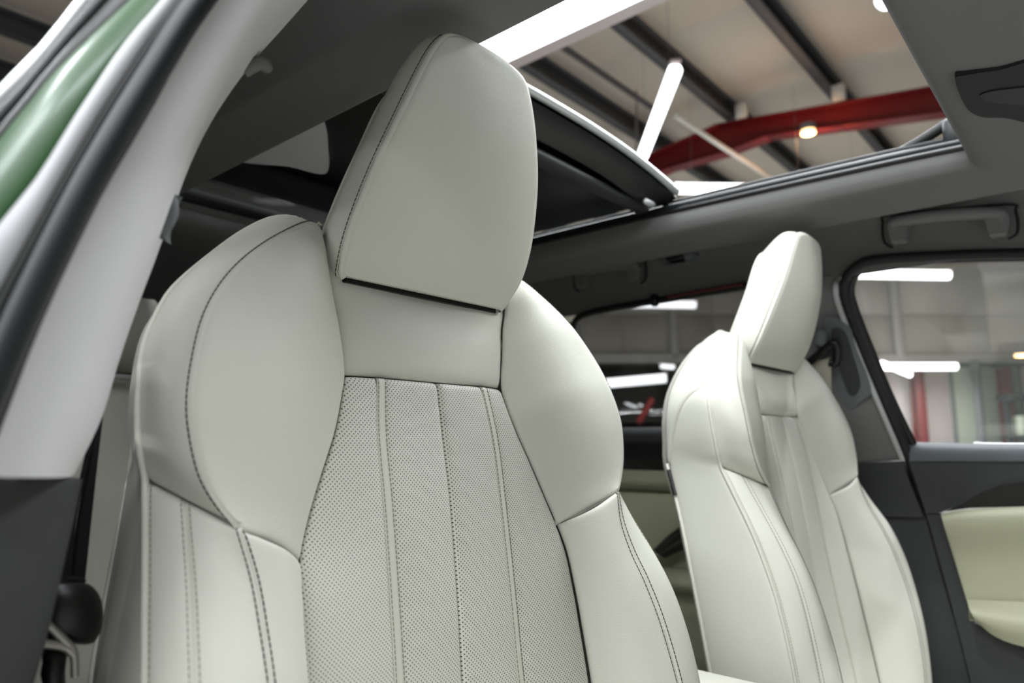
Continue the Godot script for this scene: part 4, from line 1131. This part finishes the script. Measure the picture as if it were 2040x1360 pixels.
func doors(root: Node3D) -> void:
	# far front door
	var t := part("front_door", slab([Vector3(1.232, 0.9981, -0.332), Vector3(1.232, 0.9999, -0.3041), Vector3(1.232, 0.9144, -0.2845), Vector3(1.232, 0.7891, -0.2637), Vector3(1.232, 0.7647, -0.1833), Vector3(1.232, 0.8106, 0.1661), Vector3(1.232, 0.7162, 0.1561), Vector3(1.232, 0.6167, -0.2688), Vector3(1.232, 0.8422, -0.3034)], V(.05, 0, 0)), M.dark, root, "far front door with dark top and pale armrest")
	part("top_pad", shell([[Vector3(1.262, 1.15, -0.3497), Vector3(1.262, 1.148, -0.2758), Vector3(1.262, 1.146, -0.1875), Vector3(1.262, 1.145, 0.205)], [Vector3(1.235, 1.139, -0.3548), Vector3(1.235, 1.136, -0.2725), Vector3(1.235, 1.135, -0.1855), Vector3(1.235, 1.136, 0.2009)], [Vector3(1.222, 1.109, -0.3543), Vector3(1.222, 1.111, -0.2724), Vector3(1.222, 1.112, -0.186), Vector3(1.222, 1.119, 0.1976)]], 30, 24, V(-1, 1, 0), .03, .004), M.padtop, t, "blue-grey soft top of the door trim")
	part("upper_panel", slab([Vector3(1.228, 1.111, -0.3573), Vector3(1.228, 1.12, 0.1985), Vector3(1.228, 1.08, 0.1942), Vector3(1.228, 1.07, -0.1574), Vector3(1.228, 1.062, -0.1991), Vector3(1.228, 1.044, -0.2345), Vector3(1.228, 1.022, -0.2668), Vector3(1.228, 1.004, -0.304), Vector3(1.228, 1, -0.332)], V(.05, 0, 0)), M.dark, t)
	part("trim_blade", slab([Vector3(1.222, 1.006, -0.2983), Vector3(1.222, 1.023, -0.2658), Vector3(1.222, 1.045, -0.2336), Vector3(1.222, 1.063, -0.1983), Vector3(1.222, 1.072, -0.1567), Vector3(1.222, 1.089, 0.1944), Vector3(1.222, 1.044, 0.1897), Vector3(1.222, 1.025, -0.1606), Vector3(1.222, 1.016, -0.2532)], V(.03, 0, 0)), M.gloss, t, "glossy black trim blade")
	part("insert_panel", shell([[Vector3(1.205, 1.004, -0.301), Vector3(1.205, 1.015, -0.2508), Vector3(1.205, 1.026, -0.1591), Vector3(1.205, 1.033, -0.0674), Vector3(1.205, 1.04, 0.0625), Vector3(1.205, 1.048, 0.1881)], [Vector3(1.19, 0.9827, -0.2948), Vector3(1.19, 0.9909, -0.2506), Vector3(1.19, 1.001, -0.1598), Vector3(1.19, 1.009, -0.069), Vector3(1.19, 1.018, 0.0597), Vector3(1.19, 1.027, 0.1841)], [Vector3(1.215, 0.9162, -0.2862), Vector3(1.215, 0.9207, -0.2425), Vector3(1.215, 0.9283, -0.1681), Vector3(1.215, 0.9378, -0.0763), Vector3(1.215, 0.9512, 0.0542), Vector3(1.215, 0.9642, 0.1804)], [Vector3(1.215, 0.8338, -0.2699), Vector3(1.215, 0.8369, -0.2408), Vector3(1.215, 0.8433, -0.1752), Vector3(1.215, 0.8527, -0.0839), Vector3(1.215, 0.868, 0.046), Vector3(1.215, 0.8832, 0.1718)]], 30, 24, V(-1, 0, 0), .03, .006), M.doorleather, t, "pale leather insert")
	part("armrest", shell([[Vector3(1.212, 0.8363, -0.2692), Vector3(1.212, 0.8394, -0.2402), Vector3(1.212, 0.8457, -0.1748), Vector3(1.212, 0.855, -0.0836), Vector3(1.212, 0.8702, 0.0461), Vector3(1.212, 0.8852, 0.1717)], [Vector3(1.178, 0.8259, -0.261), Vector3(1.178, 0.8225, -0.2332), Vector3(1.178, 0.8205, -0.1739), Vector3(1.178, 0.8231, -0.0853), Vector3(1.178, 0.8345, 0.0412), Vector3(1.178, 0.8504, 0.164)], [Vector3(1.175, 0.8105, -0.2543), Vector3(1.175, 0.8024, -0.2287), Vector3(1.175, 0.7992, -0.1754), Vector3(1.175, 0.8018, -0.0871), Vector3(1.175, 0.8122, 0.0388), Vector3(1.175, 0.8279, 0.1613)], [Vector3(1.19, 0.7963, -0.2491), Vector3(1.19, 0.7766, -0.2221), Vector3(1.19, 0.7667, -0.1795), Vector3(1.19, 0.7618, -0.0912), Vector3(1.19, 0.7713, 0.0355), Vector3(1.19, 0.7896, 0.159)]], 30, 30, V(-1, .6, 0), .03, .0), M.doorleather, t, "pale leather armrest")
	part("window_glass", slab([Vector3(1.121, 1.521, -0.424), Vector3(1.117, 1.531, -0.3718), Vector3(1.15, 1.445, 0.2237), Vector3(1.264, 1.145, 0.2053), Vector3(1.263, 1.148, -0.354), Vector3(1.193, 1.331, -0.4038), Vector3(1.147, 1.452, -0.4303)], V(.004, 0, 0)), M.glass, t)
	part("window_bead", tube([Vector3(1.27, 1.146, -0.2408), Vector3(1.27, 1.144, -0.1885), Vector3(1.27, 1.142, 0.2056)], .004, 8, 20), M.silver, t)
	# far rear door
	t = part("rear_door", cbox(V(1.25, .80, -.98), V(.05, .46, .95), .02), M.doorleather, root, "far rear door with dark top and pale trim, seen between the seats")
	part("top_pad", cbox(V(1.235, 1.165, -.98), V(.06, .05, .95), .02), M.dark, t)
	part("upper_panel", cbox(V(1.245, 1.10, -.98), V(.05, .11, .95), .01), M.black, t)
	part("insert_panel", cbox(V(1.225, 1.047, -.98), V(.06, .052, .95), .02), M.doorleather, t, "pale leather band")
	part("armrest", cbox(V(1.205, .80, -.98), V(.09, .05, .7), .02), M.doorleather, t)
	part("pull_handle", shell([[Vector3(1.185, 0.8691, -0.9656), Vector3(1.185, 0.9158, -0.9127), Vector3(1.185, 0.9607, -0.8476)], [Vector3(1.165, 0.8615, -0.9369), Vector3(1.165, 0.9035, -0.8883), Vector3(1.165, 0.9455, -0.8247)], [Vector3(1.185, 0.8511, -0.9294), Vector3(1.185, 0.8775, -0.8786), Vector3(1.185, 0.9011, -0.8227)]], 20, 10, V(-1, .5, 0), .02, .006), M.gloss, t, "glossy black pull handle")
	part("window_glass", slab([Vector3(1.133, 1.488, -1.179), Vector3(1.127, 1.506, -1.13), Vector3(1.121, 1.522, -0.6623), Vector3(1.248, 1.187, -0.6303), Vector3(1.245, 1.194, -1.191)], V(.004, 0, 0)), M.privacy, t, "tinted rear door glass")

# ------------------------------------------------------------------ seats and what hangs round them
func seats() -> void:
	var near := make_seat()
	near.set_meta("label", "large pale leather sports seat in front with perforated centre")
	var far := near.duplicate()
	far.name = numbered("front_seat")
	add_child(far)
	far.position = near.position + V(.862, -.012, .042)
	org = near.position
	part("airbag_tag", tube([V(-.2555, 1.114, -.6405), V(-.2605, 1.095, -.6325), V(-.2665, 1.073, -.6235)], .0038, 8, 8), M.black, far, "small black tag on the seat flank")
	far.set_meta("label", "smaller pale leather sports seat behind, beside the far front door")

func details() -> void:
	# rear bench
	var t := thing("rear_bench", V(CAR, .36, -1.45), "pale leather rear bench in shade behind the near seat", "car seat")
	for k in 3:
		var x: float = [-.05, .43, .91][k]
		var w: float = [.46, .44, .46][k]
		part("backrest", cbox(V(x, .93, -1.36), V(w, .66, .14), .04), M.leather, t)
		part("headrest", cbox(V(x, 1.345, -1.37), V(.27, .14, .10), .04), M.leather, t)
		part("headrest_post", tube([V(x, 1.24, -1.37), V(x, 1.30, -1.37)], .012, 8), M.silver, t)
		part("cushion", cbox(V(x, .60, -1.05), V(w, .16, .50), .05), M.leather, t)
	part("trim_strip", cbox(V(CAR, 1.262, -1.31), V(1.3, .008, .02), .003), M.silver, t)
	# near belt: webbing, guide loop, tongue
	t = thing("seat_belt", V(-.32, 1.05, -.56), "black seat belt with tongue hanging at the near pillar", "seat belt", "seat belts")
	part("webbing", shell([[Vector3(-0.3046, 1.194, -0.56), Vector3(-0.3063, 1.145, -0.56), Vector3(-0.3076, 1.094, -0.56), Vector3(-0.3085, 1.048, -0.56)], [Vector3(-0.3096, 1.193, -0.555), Vector3(-0.3119, 1.145, -0.555), Vector3(-0.3163, 1.095, -0.555), Vector3(-0.318, 1.05, -0.555)]], 30, 8, V(0, 0, 1), .003), M.webbing, t)
	part("webbing_fold", shell([[Vector3(-0.3102, 1.182, -0.552), Vector3(-0.3149, 1.145, -0.552), Vector3(-0.3198, 1.095, -0.552), Vector3(-0.3199, 1.05, -0.552)], [Vector3(-0.3109, 1.179, -0.553), Vector3(-0.3171, 1.145, -0.553), Vector3(-0.3232, 1.095, -0.553), Vector3(-0.3263, 1.051, -0.553)]], 30, 8, V(0, 0, 1), .003), M.webbing, t)
	part("tongue_cover", shell([[Vector3(-0.3406, 1.056, -0.545), Vector3(-0.3417, 1.048, -0.545), Vector3(-0.3427, 1.041, -0.545), Vector3(-0.3428, 1.034, -0.545)], [Vector3(-0.3368, 1.061, -0.528), Vector3(-0.3365, 1.05, -0.528), Vector3(-0.3362, 1.039, -0.528), Vector3(-0.3361, 1.03, -0.528)], [Vector3(-0.3238, 1.058, -0.532), Vector3(-0.3198, 1.045, -0.532), Vector3(-0.3187, 1.03, -0.532), Vector3(-0.3207, 1.019, -0.532)], [Vector3(-0.3118, 1.048, -0.55), Vector3(-0.3052, 1.035, -0.55), Vector3(-0.3017, 1.023, -0.55), Vector3(-0.3029, 1.013, -0.55)]], 24, 16, V(0, 0, 1), .025, .012), M.black, t, "black plastic tongue cover")
	part("tongue", tube([Vector3(-0.3518, 1.039, -0.521), Vector3(-0.342, 1.037, -0.521), Vector3(-0.3366, 1.032, -0.521), Vector3(-0.3298, 1.024, -0.521), Vector3(-0.3252, 1.017, -0.521), Vector3(-0.323, 1.002, -0.521)], .0026, 8, 40), M.steel, t, "bent steel tongue")
	part("tongue", tube([Vector3(-0.3508, 1.033, -0.521), Vector3(-0.3482, 1.027, -0.521), Vector3(-0.3401, 1.025, -0.521), Vector3(-0.3301, 1.021, -0.521), Vector3(-0.3252, 1.016, -0.521)], .0028, 8, 40), M.steel, t)
	part("buckle_stalk", shell([[Vector3(-0.3379, 1.019, -0.54), Vector3(-0.3365, 1.009, -0.54), Vector3(-0.337, 1.002, -0.54), Vector3(-0.3313, 0.9838, -0.54)], [Vector3(-0.3248, 1.016, -0.535), Vector3(-0.3248, 1.008, -0.535), Vector3(-0.3252, 0.9986, -0.535), Vector3(-0.3257, 0.9834, -0.535)]], 16, 8, V(0, 0, 1), .01, .004), M.black, t)
	# far belt
	t = thing("seat_belt", Vector3(1.128, 1.344, -0.4897), "pale seat belt running through a black ring on the far pillar", "seat belt", "seat belts")
	part("webbing", shell([[Vector3(1.132, 1.335, -0.4752), Vector3(1.155, 1.272, -0.4851), Vector3(1.185, 1.195, -0.4942)], [Vector3(1.135, 1.327, -0.5165), Vector3(1.155, 1.275, -0.5326), Vector3(1.185, 1.196, -0.5604)]], 12, 6, V(-1, 0, .2), .003), M.webbing_pale, t)
	part("guide_ring", tube([Vector3(1.132, 1.323, -0.5291), Vector3(1.125, 1.341, -0.4997), Vector3(1.119, 1.358, -0.4732), Vector3(1.117, 1.363, -0.4597), Vector3(1.123, 1.346, -0.4585), Vector3(1.132, 1.323, -0.4666), Vector3(1.132, 1.324, -0.4791)], .009, 10, 40), M.black, t, "black belt guide ring")
	part("ring_cap", cbox(Vector3(1.12, 1.38, -0.4912), V(.03, .04, .03), .008), M.greyplastic, t)
	# centre console between the seats
	t = thing("centre_console", V(CAR, .36, -.35), "centre console with a pale armrest between the front seats", "console")
	part("console_body", cbox(V(CAR, .565, -.30), V(.17, .42, .80), .03), M.dark, t)
	part("armrest", cbox(V(CAR, .79, -.42), V(.155, .075, .30), .03), M.leather, t)
